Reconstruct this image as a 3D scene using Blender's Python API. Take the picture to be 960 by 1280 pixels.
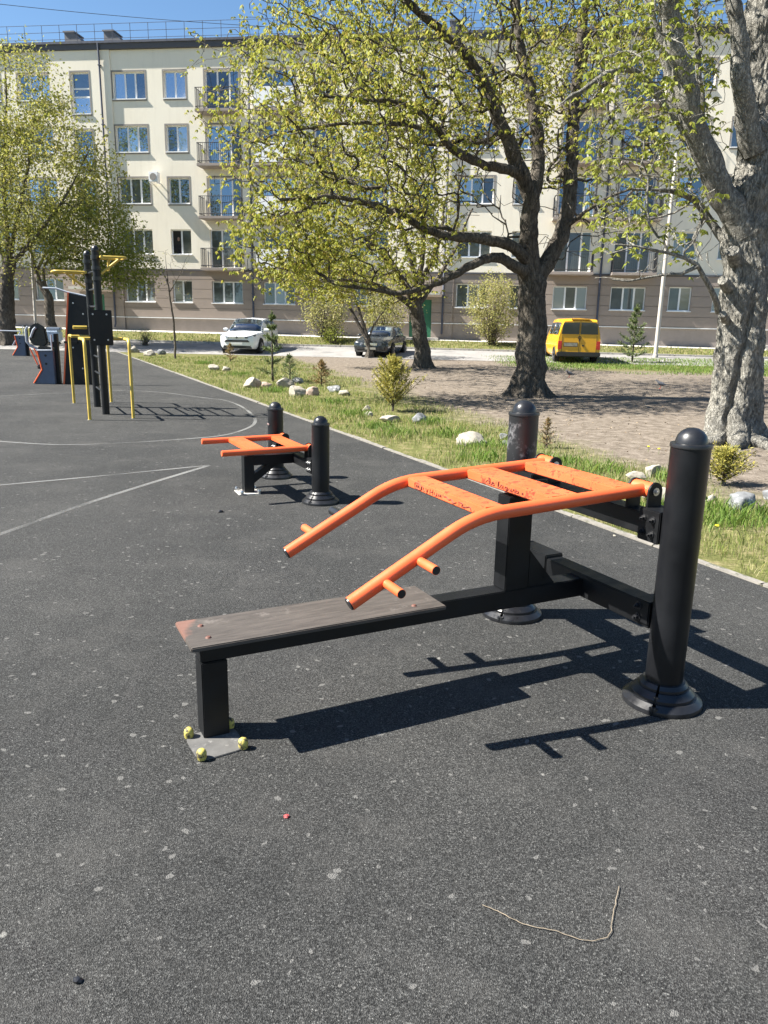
import bpy, bmesh, math, random
import numpy as np
from mathutils import Vector, Matrix, noise as mnoise
R = math.radians
rnd = random.Random(7)
rng = np.random.default_rng(11)
for o in list(bpy.data.objects): bpy.data.objects.remove(o)
S = bpy.context.scene
COL = S.collection

# ------------------------------------------------------------------ camera, sky, sun, exposure
CAM_F, CAM_TH, CAM_ROLL, CAM_H = 960.0, math.atan(240 / 960.0), R(1.14), 1.7
cF = np.array([0, math.cos(CAM_TH), -math.sin(CAM_TH)])
cU0 = np.array([0, math.sin(CAM_TH), math.cos(CAM_TH)])
cX = math.cos(CAM_ROLL) * np.array([1., 0, 0]) + math.sin(CAM_ROLL) * cU0
cY = -math.sin(CAM_ROLL) * np.array([1., 0, 0]) + math.cos(CAM_ROLL) * cU0
cC = np.array([0, 0, CAM_H])
cam = bpy.data.cameras.new('camera')
cam.sensor_fit = 'VERTICAL'; cam.sensor_height = 36.0; cam.lens = 36.0 * CAM_F / 1280.0
cam.clip_start = 0.05; cam.clip_end = 3000
camo = bpy.data.objects.new('camera', cam); COL.objects.link(camo)
camo.matrix_world = Matrix(((cX[0], cY[0], -cF[0], 0), (cX[1], cY[1], -cF[1], 0), (cX[2], cY[2], -cF[2], CAM_H), (0, 0, 0, 1)))
S.camera = camo

SUN_AZ, SUN_EL = R(2.8), R(47)          # the light travels towards +x, slightly +y
world = bpy.data.worlds.new('World'); S.world = world; world.use_nodes = True
wn = world.node_tree.nodes; wl = world.node_tree.links
sky = wn.new('ShaderNodeTexSky'); sky.sky_type = 'NISHITA'; sky.sun_disc = False
sky.sun_elevation = SUN_EL; sky.sun_rotation = R(270) - SUN_AZ
sky.air_density = 1.0; sky.dust_density = 0.2; sky.ozone_density = 2.0
bg = wn['Background']; hs = wn.new('ShaderNodeHueSaturation'); hs.inputs['Saturation'].default_value = 1.14
wl.new(sky.outputs[0], hs.inputs['Color']); wl.new(hs.outputs[0], bg.inputs[0]); bg.inputs[1].default_value = 0.051
sun = bpy.data.lights.new('sun', 'SUN'); sun.energy = 5.0; sun.angle = R(0.53); sun.color = (1, .955, .87)
suno = bpy.data.objects.new('sun', sun); COL.objects.link(suno)
sd = Vector((math.cos(SUN_AZ) * math.cos(SUN_EL), math.sin(SUN_AZ) * math.cos(SUN_EL), -math.sin(SUN_EL)))
suno.rotation_euler = sd.to_track_quat('-Z', 'Y').to_euler(); suno.location = (-20, -5, 30)
S.view_settings.view_transform = 'Standard'; S.view_settings.look = 'None'
S.view_settings.exposure = 1.75; S.view_settings.gamma = 1.0

def ray(x, y): return cF + cX * (x - 480) / CAM_F + cY * (640 - y) / CAM_F
def gp(x, y, z=0.0):                    # photo pixel -> point on the level ground
    d = ray(x, y); return cC + d * (z - CAM_H) / d[2]
def ap(x, y, Y):                        # photo pixel -> point at depth Y
    d = ray(x, y); return cC + d * Y / d[1]

# ------------------------------------------------------------------ helpers
class MB:
    def __init__(s): s.v = []; s.f = []
    def add(s, vs, fs):
        n = len(s.v); s.v += [tuple(map(float, p)) for p in vs]; s.f += [tuple(i + n for i in f) for f in fs]; return s
    def box(s, x0, x1, y0, y1, z0, z1):
        return s.add([(x0, y0, z0), (x1, y0, z0), (x1, y1, z0), (x0, y1, z0), (x0, y0, z1), (x1, y0, z1), (x1, y1, z1), (x0, y1, z1)],
                     [(3, 2, 1, 0), (4, 5, 6, 7), (0, 1, 5, 4), (1, 2, 6, 5), (2, 3, 7, 6), (3, 0, 4, 7)])
    def quad(s, *p): return s.add(p, [tuple(range(len(p)))])
    def tube(s, pts, r, n=12, cap=True, jit=0.0):
        pts = [Vector(p) for p in pts]; m = len(pts)
        rr = list(r) if hasattr(r, '__len__') else [r] * m
        vs = []; up = None
        for i, p in enumerate(pts):
            t = (pts[min(i + 1, m - 1)] - pts[max(i - 1, 0)])
            t = t.normalized() if t.length > 1e-9 else Vector((0, 0, 1))
            if up is None:
                up = Vector((0, 0, 1)) if abs(t.z) < .9 else Vector((1, 0, 0))
            up = (up - t * up.dot(t))
            up = up.normalized() if up.length > 1e-6 else t.orthogonal().normalized()
            b = t.cross(up)
            for k in range(n):
                a = 2 * math.pi * k / n
                q = (up * math.cos(a) + b * math.sin(a)); vs.append(p + q * (rr[i] + (jit * (mnoise.noise((p + q * rr[i]) * 5.0) + .7 * mnoise.noise((p + q * rr[i]) * 14.0)) if jit else 0)))
        fs = []
        for i in range(m - 1):
            for k in range(n):
                k2 = (k + 1) % n
                fs.append((i * n + k, i * n + k2, (i + 1) * n + k2, (i + 1) * n + k))
        if cap: fs += [tuple(range(n))[::-1], tuple((m - 1) * n + k for k in range(n))]
        return s.add(vs, fs)
    def cyl(s, p, q, r, n=16): return s.tube([p, q], r, n)
    def lathe(s, prof, n=24, c=(0, 0, 0), a0=0.0, a1=2 * math.pi):
        full = abs(a1 - a0 - 2 * math.pi) < 1e-6; k = n if full else n + 1
        vs = []
        for i in range(k):
            a = a0 + (a1 - a0) * i / n
            for (r, z) in prof: vs.append((c[0] + r * math.cos(a), c[1] + r * math.sin(a), c[2] + z))
        m = len(prof); fs = []
        for i in range(n):
            j = (i + 1) % k
            for t in range(m - 1): fs.append((i * m + t, j * m + t, j * m + t + 1, i * m + t + 1))
        return s.add(vs, fs)
    def prism(s, poly, f, d0, d1):       # poly 2D, f(u, v, d) -> xyz
        n = len(poly)
        vs = [f(u, v, d0) for u, v in poly] + [f(u, v, d1) for u, v in poly]
        fs = [tuple(range(n))[::-1], tuple(range(n, 2 * n))] + [(i, (i + 1) % n, n + (i + 1) % n, n + i) for i in range(n)]
        return s.add(vs, fs)
    def mesh(s, name, m, smooth=40, bevel=0, seg=2, fix=True):
        me = bpy.data.meshes.new(name); me.from_pydata(s.v, [], s.f)
        bm = bmesh.new(); bm.from_mesh(me)
        if fix:
            bmesh.ops.remove_doubles(bm, verts=bm.verts, dist=1e-5)
            bmesh.ops.recalc_face_normals(bm, faces=bm.faces)
        if bevel:
            es = [e for e in bm.edges if len(e.link_faces) == 2 and e.calc_face_angle() > R(35)]
            bmesh.ops.bevel(bm, geom=es, offset=bevel, segments=seg, affect='EDGES', clamp_overlap=True)
        for f in bm.faces: f.smooth = bool(smooth)
        bm.to_mesh(me); bm.free()
        if smooth: me.set_sharp_from_angle(angle=R(smooth))
        me.materials.append(m)
        return me
    def build(s, name, m, parent=None, smooth=40, bevel=0, seg=2, fix=True):
        return put(name, s.mesh(name, m, smooth, bevel, seg, fix), parent)

def put(name, me, parent=None, loc=None, rot=None):
    o = bpy.data.objects.new(name, me); COL.objects.link(o)
    if parent is not None: o.parent = parent
    if loc is not None: o.location = loc
    if rot is not None: o.rotation_euler = rot
    return o
def tag(o, label=None, cat=None, group=None, kind=None):
    if label: o['label'] = label
    if cat: o['category'] = cat
    if group: o['group'] = group
    if kind: o['kind'] = kind
    return o
def thing(name, label, cat, loc=(0, 0, 0), rz=0.0, group=None):
    o = bpy.data.objects.new(name, None); COL.objects.link(o); o.empty_display_size = .2
    o.location = loc; o.rotation_euler = (0, 0, rz)
    return tag(o, label, cat, group)
def quads_mesh(name, V, m, k=4):         # V: (n*k, 3) array, one k-gon per k vertices
    V = np.asarray(V, dtype=np.float32).reshape(-1, 3); n = len(V) // k
    me = bpy.data.meshes.new(name)
    me.vertices.add(len(V)); me.vertices.foreach_set('co', V.ravel())
    me.loops.add(n * k); me.loops.foreach_set('vertex_index', np.arange(n * k, dtype=np.int32))
    me.polygons.add(n); me.polygons.foreach_set('loop_start', np.arange(0, n * k, k, dtype=np.int32))
    me.update(calc_edges=True); me.materials.append(m)
    return me

# ------------------------------------------------------------------ materials
def newmat(name):
    m = bpy.data.materials.new(name); m.use_nodes = True
    nt = m.node_tree; return m, nt, nt.nodes, nt.links, nt.nodes['Principled BSDF']
def node(N, t, **kw):
    n = N.new(t)
    for k, v in kw.items():
        if k in n.inputs.keys(): n.inputs[k].default_value = v
        else: setattr(n, k, v)
    return n
def ramp(N, stops):
    r = N.new('ShaderNodeValToRGB'); e = r.color_ramp.elements
    while len(e) < len(stops): e.new(.5)
    for i, (p, c) in enumerate(stops):
        e[i].position = p; e[i].color = c if len(c) == 4 else (*c, 1)
    return r
def mix(N, L, fac, a, b, mode='MIX'):
    m = N.new('ShaderNodeMix'); m.data_type = 'RGBA'; m.blend_type = mode
    for s, v in ((m.inputs[0], fac), (m.inputs[6], a), (m.inputs[7], b)):
        if isinstance(v, (int, float)): s.default_value = v
        elif isinstance(v, tuple): s.default_value = v if len(v) == 4 else (*v, 1)
        else: L.new(v, s)
    return m.outputs[2]
def sc(c, k): return tuple(min(1, x * k) for x in c[:3])
def pbr(name, col, rough=.5, metal=0, var=.12, scale=6.0, bump=0.0, bscale=40.0, spec=.5, wear=None, wscale=9.0, wamt=.62, rvar=.1, coat=0):
    m, nt, N, L, P = newmat(name)
    tc = node(N, 'ShaderNodeTexCoord')
    n1 = node(N, 'ShaderNodeTexNoise', Scale=scale, Detail=6.0, Roughness=.6); L.new(tc.outputs['Object'], n1.inputs[0])
    rp = ramp(N, [(.3, sc(col, 1 - var)), (.7, sc(col, 1 + var))]); L.new(n1.outputs[0], rp.inputs[0])
    c = rp.outputs[0]
    if wear is not None:
        n2 = node(N, 'ShaderNodeTexNoise', Scale=wscale, Detail=9.0, Roughness=.72); L.new(tc.outputs['Object'], n2.inputs[0])
        r2 = ramp(N, [(wamt, (0, 0, 0)), (wamt + .06, (1, 1, 1))]); L.new(n2.outputs[0], r2.inputs[0])
        c = mix(N, L, r2.outputs[0], c, wear)
    L.new(c, P.inputs['Base Color'])
    P.inputs['Metallic'].default_value = metal; P.inputs['Specular IOR Level'].default_value = spec
    if coat: P.inputs['Coat Weight'].default_value = coat; P.inputs['Coat Roughness'].default_value = .05
    rr = ramp(N, [(.3, (max(.02, rough - rvar),) * 3), (.7, (min(1, rough + rvar),) * 3)]); L.new(n1.outputs[0], rr.inputs[0]); L.new(rr.outputs[0], P.inputs['Roughness'])
    if bump:
        n3 = node(N, 'ShaderNodeTexNoise', Scale=bscale, Detail=5.0); L.new(tc.outputs['Object'], n3.inputs[0])
        b = node(N, 'ShaderNodeBump', Strength=bump, Distance=.01); L.new(n3.outputs[0], b.inputs['Height']); L.new(b.outputs[0], P.inputs['Normal'])
    return m
def leafmat(name, cols, trans=.45, rough=.55):
    m, nt, N, L, P = newmat(name)
    g = node(N, 'ShaderNodeNewGeometry')
    r = ramp(N, [(i / (len(cols) - 1), c) for i, c in enumerate(cols)]); L.new(g.outputs['Random Per Island'], r.inputs[0])
    L.new(r.outputs[0], P.inputs['Base Color']); P.inputs['Roughness'].default_value = rough; P.inputs['Specular IOR Level'].default_value = .3
    t = N.new('ShaderNodeBsdfTranslucent'); L.new(r.outputs[0], t.inputs[0])
    ms = N.new('ShaderNodeMixShader'); ms.inputs[0].default_value = trans
    L.new(P.outputs[0], ms.inputs[1]); L.new(t.outputs[0], ms.inputs[2]); L.new(ms.outputs[0], N['Material Output'].inputs[0])
    return m
def barkmat(name, dark, light, scale=3.0):
    m, nt, N, L, P = newmat(name)
    tc = node(N, 'ShaderNodeTexCoord'); mp = node(N, 'ShaderNodeMapping'); mp.inputs['Scale'].default_value = (1, 1, .35)
    L.new(tc.outputs['Object'], mp.inputs[0])
    n1 = node(N, 'ShaderNodeTexNoise', Scale=scale * 5, Detail=8.0, Roughness=.68); L.new(mp.outputs[0], n1.inputs[0])
    v = node(N, 'ShaderNodeTexVoronoi', Scale=scale * 6); v.feature = 'DISTANCE_TO_EDGE'; nd = node(N, 'ShaderNodeTexNoise', Scale=scale * 4, Detail=4.0); L.new(mp.outputs[0], nd.inputs[0]); L.new(mix(N, L, .16, mp.outputs[0], nd.outputs[1]), v.inputs[0])
    n0 = node(N, 'ShaderNodeTexNoise', Scale=.9, Detail=4.0); L.new(tc.outputs['Object'], n0.inputs[0])
    rp = ramp(N, [(.3, dark), (.68, light)]); L.new(n1.outputs[0], rp.inputs[0])
    rv = ramp(N, [(0.0, (.6, .6, .6)), (.16, (1, 1, 1))]); L.new(v.outputs['Distance'], rv.inputs[0])
    r0 = ramp(N, [(.3, (.7, .7, .68)), (.7, (1.15, 1.15, 1.1))]); L.new(n0.outputs[0], r0.inputs[0])
    c = mix(N, L, .6, rp.outputs[0], rv.outputs[0], 'MULTIPLY'); c = mix(N, L, 1.0, c, r0.outputs[0], 'MULTIPLY')
    L.new(c, P.inputs['Base Color']); P.inputs['Roughness'].default_value = .95; P.inputs['Specular IOR Level'].default_value = .15
    b = node(N, 'ShaderNodeBump', Strength=1.0, Distance=.05)
    a = node(N, 'ShaderNodeMath', operation='ADD'); L.new(n1.outputs[0], a.inputs[0])
    m2 = node(N, 'ShaderNodeMath', operation='MINIMUM'); L.new(v.outputs['Distance'], m2.inputs[0]); m2.inputs[1].default_value = .15
    m3 = node(N, 'ShaderNodeMath', operation='MULTIPLY'); L.new(m2.outputs[0], m3.inputs[0]); m3.inputs[1].default_value = 2.2
    L.new(m3.outputs[0], a.inputs[1]); L.new(a.outputs[0], b.inputs['Height']); L.new(b.outputs[0], P.inputs['Normal'])
    return m

MT = {}
MT['black'] = pbr('black_powder_coat', (.0045, .005, .006), .46, spec=.35, var=.25, scale=9, bump=.12, bscale=500, wear=(.03, .031, .032), wscale=11, wamt=.70, rvar=.12)
MT['black_post'] = pbr('black_post_coat', (.0055, .006, .0075), .42, spec=.35, var=.3, scale=4, wear=(.05, .05, .052), wscale=7, wamt=.70, rvar=.1)
MT['post_worn'] = pbr('black_post_scuffed', (.012, .0125, .014), .45, var=.3, scale=4, wear=(.15, .15, .155), wscale=3.2, wamt=.50)
MT['black_plastic'] = pbr('black_plastic', (.012, .0125, .0145), .33, var=.3, scale=14, wear=(.04, .04, .04), wscale=20, wamt=.64, rvar=.12)
MT['orange'] = pbr('orange_paint', (.74, .125, .038), .38, var=.1, scale=5, wear=(.38, .06, .02), wscale=16, wamt=.68, bump=.05, bscale=120)
MT['orange_worn'] = pbr('orange_paint_worn', (.70, .125, .04), .5, var=.14, scale=6, wear=(.25, .045, .02), wscale=24, wamt=.54, bump=.1, bscale=120)
MT['graffiti'] = pbr('graffiti_marker', (.13, .018, .01), .6, var=.2)
MT['graffiti_pale'] = pbr('graffiti_pale', (.30, .22, .21), .7, var=.3)
MT['yellow'] = pbr('yellow_paint', (.55, .39, .07), .45, var=.15, wear=(.45, .30, .06), wscale=13, wamt=.66)
MT['cap_yellow'] = pbr('bolt_cap_yellow', (.46, .39, .09), .6, var=.25, scale=30, wear=(.06, .05, .035), wscale=38, wamt=.50)
MT['steel'] = pbr('zinc_steel', (.5, .5, .5), .4, metal=1, var=.2)
MT['concrete'] = pbr('concrete', (.36, .34, .31), .9, var=.18, scale=9, bump=.3, bscale=60, wear=(.22, .21, .19), wscale=5, wamt=.56)
MT['kerb_dull'] = pbr('dull_kerb_concrete', (.20, .185, .165), .95, var=.25, scale=7, bump=.4, bscale=50, wear=(.10, .10, .07), wscale=6, wamt=.52)
MT['plate'] = pbr('grey_base_plate', (.09, .088, .085), .85, var=.22, scale=20, wear=(.16, .155, .15), wscale=25, wamt=.56)
MT['stone_pale'] = pbr('pale_stone', (.31, .28, .23), .95, var=.22, scale=7, bump=.6, bscale=14, wear=(.20, .185, .155), wscale=9, wamt=.53)
MT['stone_pink'] = pbr('pink_stone', (.33, .25, .20), .92, var=.2, scale=8, bump=.6, bscale=15)
MT['stone_grey'] = pbr('grey_stone', (.16, .165, .17), .92, var=.35, scale=11, bump=.8, bscale=16, wear=(.48, .48, .46), wscale=12, wamt=.55)
MT['blue_grey'] = pbr('blue_grey_panel', (.10, .12, .17), .5, var=.12, wear=(.2, .22, .26), wscale=9, wamt=.66)
MT['pale_plastic'] = pbr('pale_grey_plastic', (.55, .60, .66), .5, var=.15)
MT['grey_tube'] = pbr('grey_tube', (.34, .37, .42), .4, var=.1)

# worn brown plank
def plank():
    m, nt, N, L, P = newmat('worn_brown_board')
    tc = node(N, 'ShaderNodeTexCoord'); mp = node(N, 'ShaderNodeMapping'); mp.inputs['Scale'].default_value = (.6, 5, 1); L.new(tc.outputs['Object'], mp.inputs[0])
    n1 = node(N, 'ShaderNodeTexNoise', Scale=9.0, Detail=9.0, Roughness=.7); L.new(mp.outputs[0], n1.inputs[0])
    n2 = node(N, 'ShaderNodeTexNoise', Scale=7.0, Detail=8.0, Roughness=.7); L.new(tc.outputs['Object'], n2.inputs[0])
    r1 = ramp(N, [(.3, (.036, .030, .026)), (.72, (.092, .078, .067))]); L.new(n1.outputs[0], r1.inputs[0])
    r2 = ramp(N, [(.60, (0, 0, 0)), (.70, (.75, .75, .75))]); L.new(n2.outputs[0], r2.inputs[0])
    c = mix(N, L, r2.outputs[0], r1.outputs[0], (.14, .122, .108))
    # reddish worn patch near the free end
    sx = node(N, 'ShaderNodeSeparateXYZ'); L.new(tc.outputs['Object'], sx.inputs[0])
    n3 = node(N, 'ShaderNodeTexNoise', Scale=8.0, Detail=6.0); L.new(tc.outputs['Object'], n3.inputs[0])
    ma = node(N, 'ShaderNodeMath', operation='MULTIPLY_ADD'); L.new(n3.outputs[0], ma.inputs[0]); ma.inputs[1].default_value = .25; my = node(N, 'ShaderNodeMath', operation='MULTIPLY_ADD'); L.new(sx.outputs[1], my.inputs[0]); my.inputs[1].default_value = -.55; L.new(sx.outputs[0], my.inputs[2]); L.new(my.outputs[0], ma.inputs[2])
    rr = ramp(N, [(.0, (0, 0, 0)), (1, (1, 1, 1))]);
    mr = node(N, 'ShaderNodeMapRange'); L.new(ma.outputs[0], mr.inputs[0]); mr.inputs[1].default_value = 2.165; mr.inputs[2].default_value = 2.20; mr.inputs[4].default_value = .6
    c = mix(N, L, mr.outputs[0], c, (.22, .10, .07))
    L.new(c, P.inputs['Base Color']); P.inputs['Roughness'].default_value = .62
    b = node(N, 'ShaderNodeBump', Strength=.3, Distance=.004); L.new(n1.outputs[0], b.inputs['Height']); L.new(b.outputs[0], P.inputs['Normal'])
    return m
MT['plank'] = plank()

def rubber():
    m, nt, N, L, P = newmat('crumb_rubber')
    tc = node(N, 'ShaderNodeTexCoord'); O = tc.outputs['Object']
    n1 = node(N, 'ShaderNodeTexNoise', Scale=165.0, Detail=3.0, Roughness=.7); L.new(O, n1.inputs[0])
    v1 = node(N, 'ShaderNodeTexVoronoi', Scale=250.0); L.new(O, v1.inputs[0])
    n2 = node(N, 'ShaderNodeTexNoise', Scale=.55, Detail=7.0, Roughness=.62); L.new(O, n2.inputs[0])
    n3 = node(N, 'ShaderNodeTexNoise', Scale=9.0, Detail=6.0, Roughness=.7); L.new(O, n3.inputs[0])
    base = ramp(N, [(.34, (.009, .009, .009)), (.51, (.0375, .038, .0375)), (.68, (.108, .1085, .106))]); L.new(n1.outputs[0], base.inputs[0])
    sep = node(N, 'ShaderNodeSeparateColor'); L.new(v1.outputs['Color'], sep.inputs[0])
    gr = ramp(N, [(0, (.55, .55, .55)), (.75, (1.05, 1.05, 1.05)), (.93, (1.3, 1.3, 1.3)), (1, (2.3, 2.3, 2.25))]); L.new(sep.outputs[0], gr.inputs[0])
    c = mix(N, L, 1.0, base.outputs[0], gr.outputs[0], 'MULTIPLY')
    big = ramp(N, [(.3, (.74, .745, .75)), (.7, (1.32, 1.30, 1.27))]); L.new(n2.outputs[0], big.inputs[0])
    c = mix(N, L, 1.0, c, big.outputs[0], 'MULTIPLY')
    dust = ramp(N, [(.58, (0, 0, 0)), (.78, (.35, .35, .35))]); L.new(n3.outputs[0], dust.inputs[0])
    c = mix(N, L, dust.outputs[0], c, (.10, .097, .092))
    n5 = node(N, 'ShaderNodeTexNoise', Scale=1.7, Detail=9.0, Roughness=.72); L.new(O, n5.inputs[0])
    st5 = ramp(N, [(.50, (0, 0, 0)), (.74, (.42, .42, .42))]); L.new(n5.outputs[0], st5.inputs[0])
    c = mix(N, L, st5.outputs[0], c, (.088, .085, .08))
    # pale droppings and scuffs: distorted cells, few of them large
    nd = node(N, 'ShaderNodeTexNoise', Scale=14.0, Detail=3.0); L.new(O, nd.inputs[0])
    dm = mix(N, L, .07, O, nd.outputs[1])
    for s, th, k, colr in ((3.2, .042, .62, (.22, .215, .2)), (9.0, .12, .68, (.16, .156, .148)), (1.5, .025, .4, (.26, .255, .24)), (23.0, .30, .66, (.14, .137, .13))):
        v = node(N, 'ShaderNodeTexVoronoi', Scale=s); L.new(dm, v.inputs[0])
        sp = node(N, 'ShaderNodeSeparateColor'); L.new(v.outputs['Color'], sp.inputs[0])
        a = node(N, 'ShaderNodeMapRange'); L.new(sp.outputs[0], a.inputs[0]); a.inputs[1].default_value = k; a.inputs[2].default_value = 1.0; a.inputs[3].default_value = 0; a.inputs[4].default_value = th
        lt = node(N, 'ShaderNodeMath', operation='SUBTRACT'); L.new(a.outputs[0], lt.inputs[0]); L.new(v.outputs['Distance'], lt.inputs[1])
        mr = node(N, 'ShaderNodeMapRange'); L.new(lt.outputs[0], mr.inputs[0]); mr.inputs[1].default_value = 0; mr.inputs[2].default_value = .02; mr.inputs[4].default_value = .85
        c = mix(N, L, mr.outputs[0], c, colr)
    L.new(c, P.inputs['Base Color']); P.inputs['Roughness'].default_value = .88; P.inputs['Specular IOR Level'].default_value = .25
    b = node(N, 'ShaderNodeBump', Strength=.75, Distance=.006)
    ad = node(N, 'ShaderNodeMath', operation='ADD'); L.new(n1.outputs[0], ad.inputs[0]); L.new(v1.outputs['Distance'], ad.inputs[1])
    L.new(ad.outputs[0], b.inputs['Height']); L.new(b.outputs[0], P.inputs['Normal'])
    return m
MT['rubber'] = rubber()

def paintline():
    m, nt, N, L, P = newmat('worn_white_paint')
    tc = node(N, 'ShaderNodeTexCoord')
    n1 = node(N, 'ShaderNodeTexNoise', Scale=70.0, Detail=4.0, Roughness=.8); L.new(tc.outputs['Object'], n1.inputs[0])
    n2 = node(N, 'ShaderNodeTexNoise', Scale=1.6, Detail=5.0); L.new(tc.outputs['Object'], n2.inputs[0])
    a = node(N, 'ShaderNodeMath', operation='ADD'); L.new(n1.outputs[0], a.inputs[0]); L.new(n2.outputs[0], a.inputs[1])
    r = ramp(N, [(.86, (.05, .05, .05)), (1.0, (.85, .85, .85))]); mr = node(N, 'ShaderNodeMapRange'); L.new(a.outputs[0], mr.inputs[0])
    mr.inputs[1].default_value = .80; mr.inputs[2].default_value = 1.12; mr.inputs[3].default_value = .03; mr.inputs[4].default_value = .5
    P.inputs['Base Color'].default_value = (.27, .27, .26, 1); P.inputs['Roughness'].default_value = .9
    L.new(mr.outputs[0], P.inputs['Alpha'])
    return m
MT['paintline'] = paintline()

KX, KY = 2.626, 4.97                     # a point on the playground edge, its direction and outward normal
KD = np.array([-.433, .9014]); KN = np.array([.9014, .433])
def kpt(s, t, z=0.0): return (KX + KD[0] * s + KN[0] * t, KY + KD[1] * s + KN[1] * t, z)

def groundmat():
    m, nt, N, L, P = newmat('earth_and_grass')
    tc = node(N, 'ShaderNodeTexCoord'); O = tc.outputs['Object']
    sx = node(N, 'ShaderNodeSeparateXYZ'); L.new(O, sx.inputs[0])
    def lin(a, b, c0):
        m1 = node(N, 'ShaderNodeMath', operation='MULTIPLY_ADD'); L.new(sx.outputs[0], m1.inputs[0]); m1.inputs[1].default_value = a; m1.inputs[2].default_value = c0
        m2 = node(N, 'ShaderNodeMath', operation='MULTIPLY_ADD'); L.new(sx.outputs[1], m2.inputs[0]); m2.inputs[1].default_value = b; L.new(m1.outputs[0], m2.inputs[2])
        return m2.outputs[0]
    t = lin(.9014, .433, -(KX * .9014 + KY * .433)); s = lin(-.433, .9014, -(-KX * .433 + KY * .9014))
    n1 = node(N, 'ShaderNodeTexNoise', Scale=.8, Detail=8.0, Roughness=.65); L.new(O, n1.inputs[0])
    n2 = node(N, 'ShaderNodeTexNoise', Scale=6.0, Detail=8.0, Roughness=.7); L.new(O, n2.inputs[0])
    n3 = node(N, 'ShaderNodeTexNoise', Scale=45.0, Detail=5.0, Roughness=.75); L.new(O, n3.inputs[0])
    # grass strip beside the kerb: t < 2 + .16 s
    w = node(N, 'ShaderNodeMath', operation='MULTIPLY_ADD'); L.new(s, w.inputs[0]); w.inputs[1].default_value = .15; w.inputs[2].default_value = .3
    d = node(N, 'ShaderNodeMath', operation='SUBTRACT'); L.new(w.outputs[0], d.inputs[0]); L.new(t, d.inputs[1])
    dn = node(N, 'ShaderNodeMath', operation='MULTIPLY_ADD'); L.new(n1.outputs[0], dn.inputs[0]); dn.inputs[1].default_value = 3.4; L.new(d.outputs[0], dn.inputs[2])
    mr = node(N, 'ShaderNodeMapRange'); L.new(dn.outputs[0], mr.inputs[0]); mr.inputs[1].default_value = -.3; mr.inputs[2].default_value = 1.2
    # far lawn near the road on the right
    e1 = lin(0, 1, -29.5); e2 = lin(1, 0, -7.5)
    mn = node(N, 'ShaderNodeMath', operation='MINIMUM'); L.new(e1, mn.inputs[0]); L.new(e2, mn.inputs[1])
    en = node(N, 'ShaderNodeMath', operation='MULTIPLY_ADD'); L.new(n1.outputs[0], en.inputs[0]); en.inputs[1].default_value = 4.0; L.new(mn.outputs[0], en.inputs[2])
    mr2 = node(N, 'ShaderNodeMapRange'); L.new(en.outputs[0], mr2.inputs[0]); mr2.inputs[1].default_value = 1.2; mr2.inputs[2].default_value = 2.8
    mx = node(N, 'ShaderNodeMath', operation='MAXIMUM'); L.new(mr.outputs[0], mx.inputs[0]); L.new(mr2.outputs[0], mx.inputs[1])
    e3 = lin(.13, 1, -40.2); mr3 = node(N, 'ShaderNodeMapRange'); L.new(e3, mr3.inputs[0]); mr3.inputs[1].default_value = 0; mr3.inputs[2].default_value = .5
    mx2 = node(N, 'ShaderNodeMath', operation='MAXIMUM'); L.new(mx.outputs[0], mx2.inputs[0]); L.new(mr3.outputs[0], mx2.inputs[1])
    dirt = ramp(N, [(.3, (.085, .072, .058)), (.5, (.175, .15, .124)), (.70, (.285, .25, .215))]); L.new(n2.outputs[0], dirt.inputs[0])
    lit = ramp(N, [(.40, (.66, .63, .6)), (.6, (1.1, 1.09, 1.08))]); L.new(n3.outputs[0], lit.inputs[0])
    dc = mix(N, L, 1.0, dirt.outputs[0], lit.outputs[0], 'MULTIPLY')
    gr = ramp(N, [(.32, (.06, .075, .022)), (.5, (.13, .135, .05)), (.66, (.24, .205, .115))]); L.new(n2.outputs[0], gr.inputs[0])
    gc = mix(N, L, 1.0, gr.outputs[0], lit.outputs[0], 'MULTIPLY')
    c = mix(N, L, mx2.outputs[0], dc, gc)
    L.new(c, P.inputs['Base Color']); P.inputs['Roughness'].default_value = 1.0; P.inputs['Specular IOR Level'].default_value = .1
    b = node(N, 'ShaderNodeBump', Strength=.45, Distance=.02); L.new(n3.outputs[0], b.inputs['Height']); L.new(b.outputs[0], P.inputs['Normal'])
    return m
MT['ground'] = groundmat()
MT['road'] = pbr('pale_road_asphalt', (.235, .225, .215), .9, var=.2, scale=1.6, bump=.2, bscale=80, wear=(.16, .155, .15), wscale=.8, wamt=.55)
MT['path'] = pbr('pale_concrete_path', (.48, .46, .42), .9, var=.15, scale=3)
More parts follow.
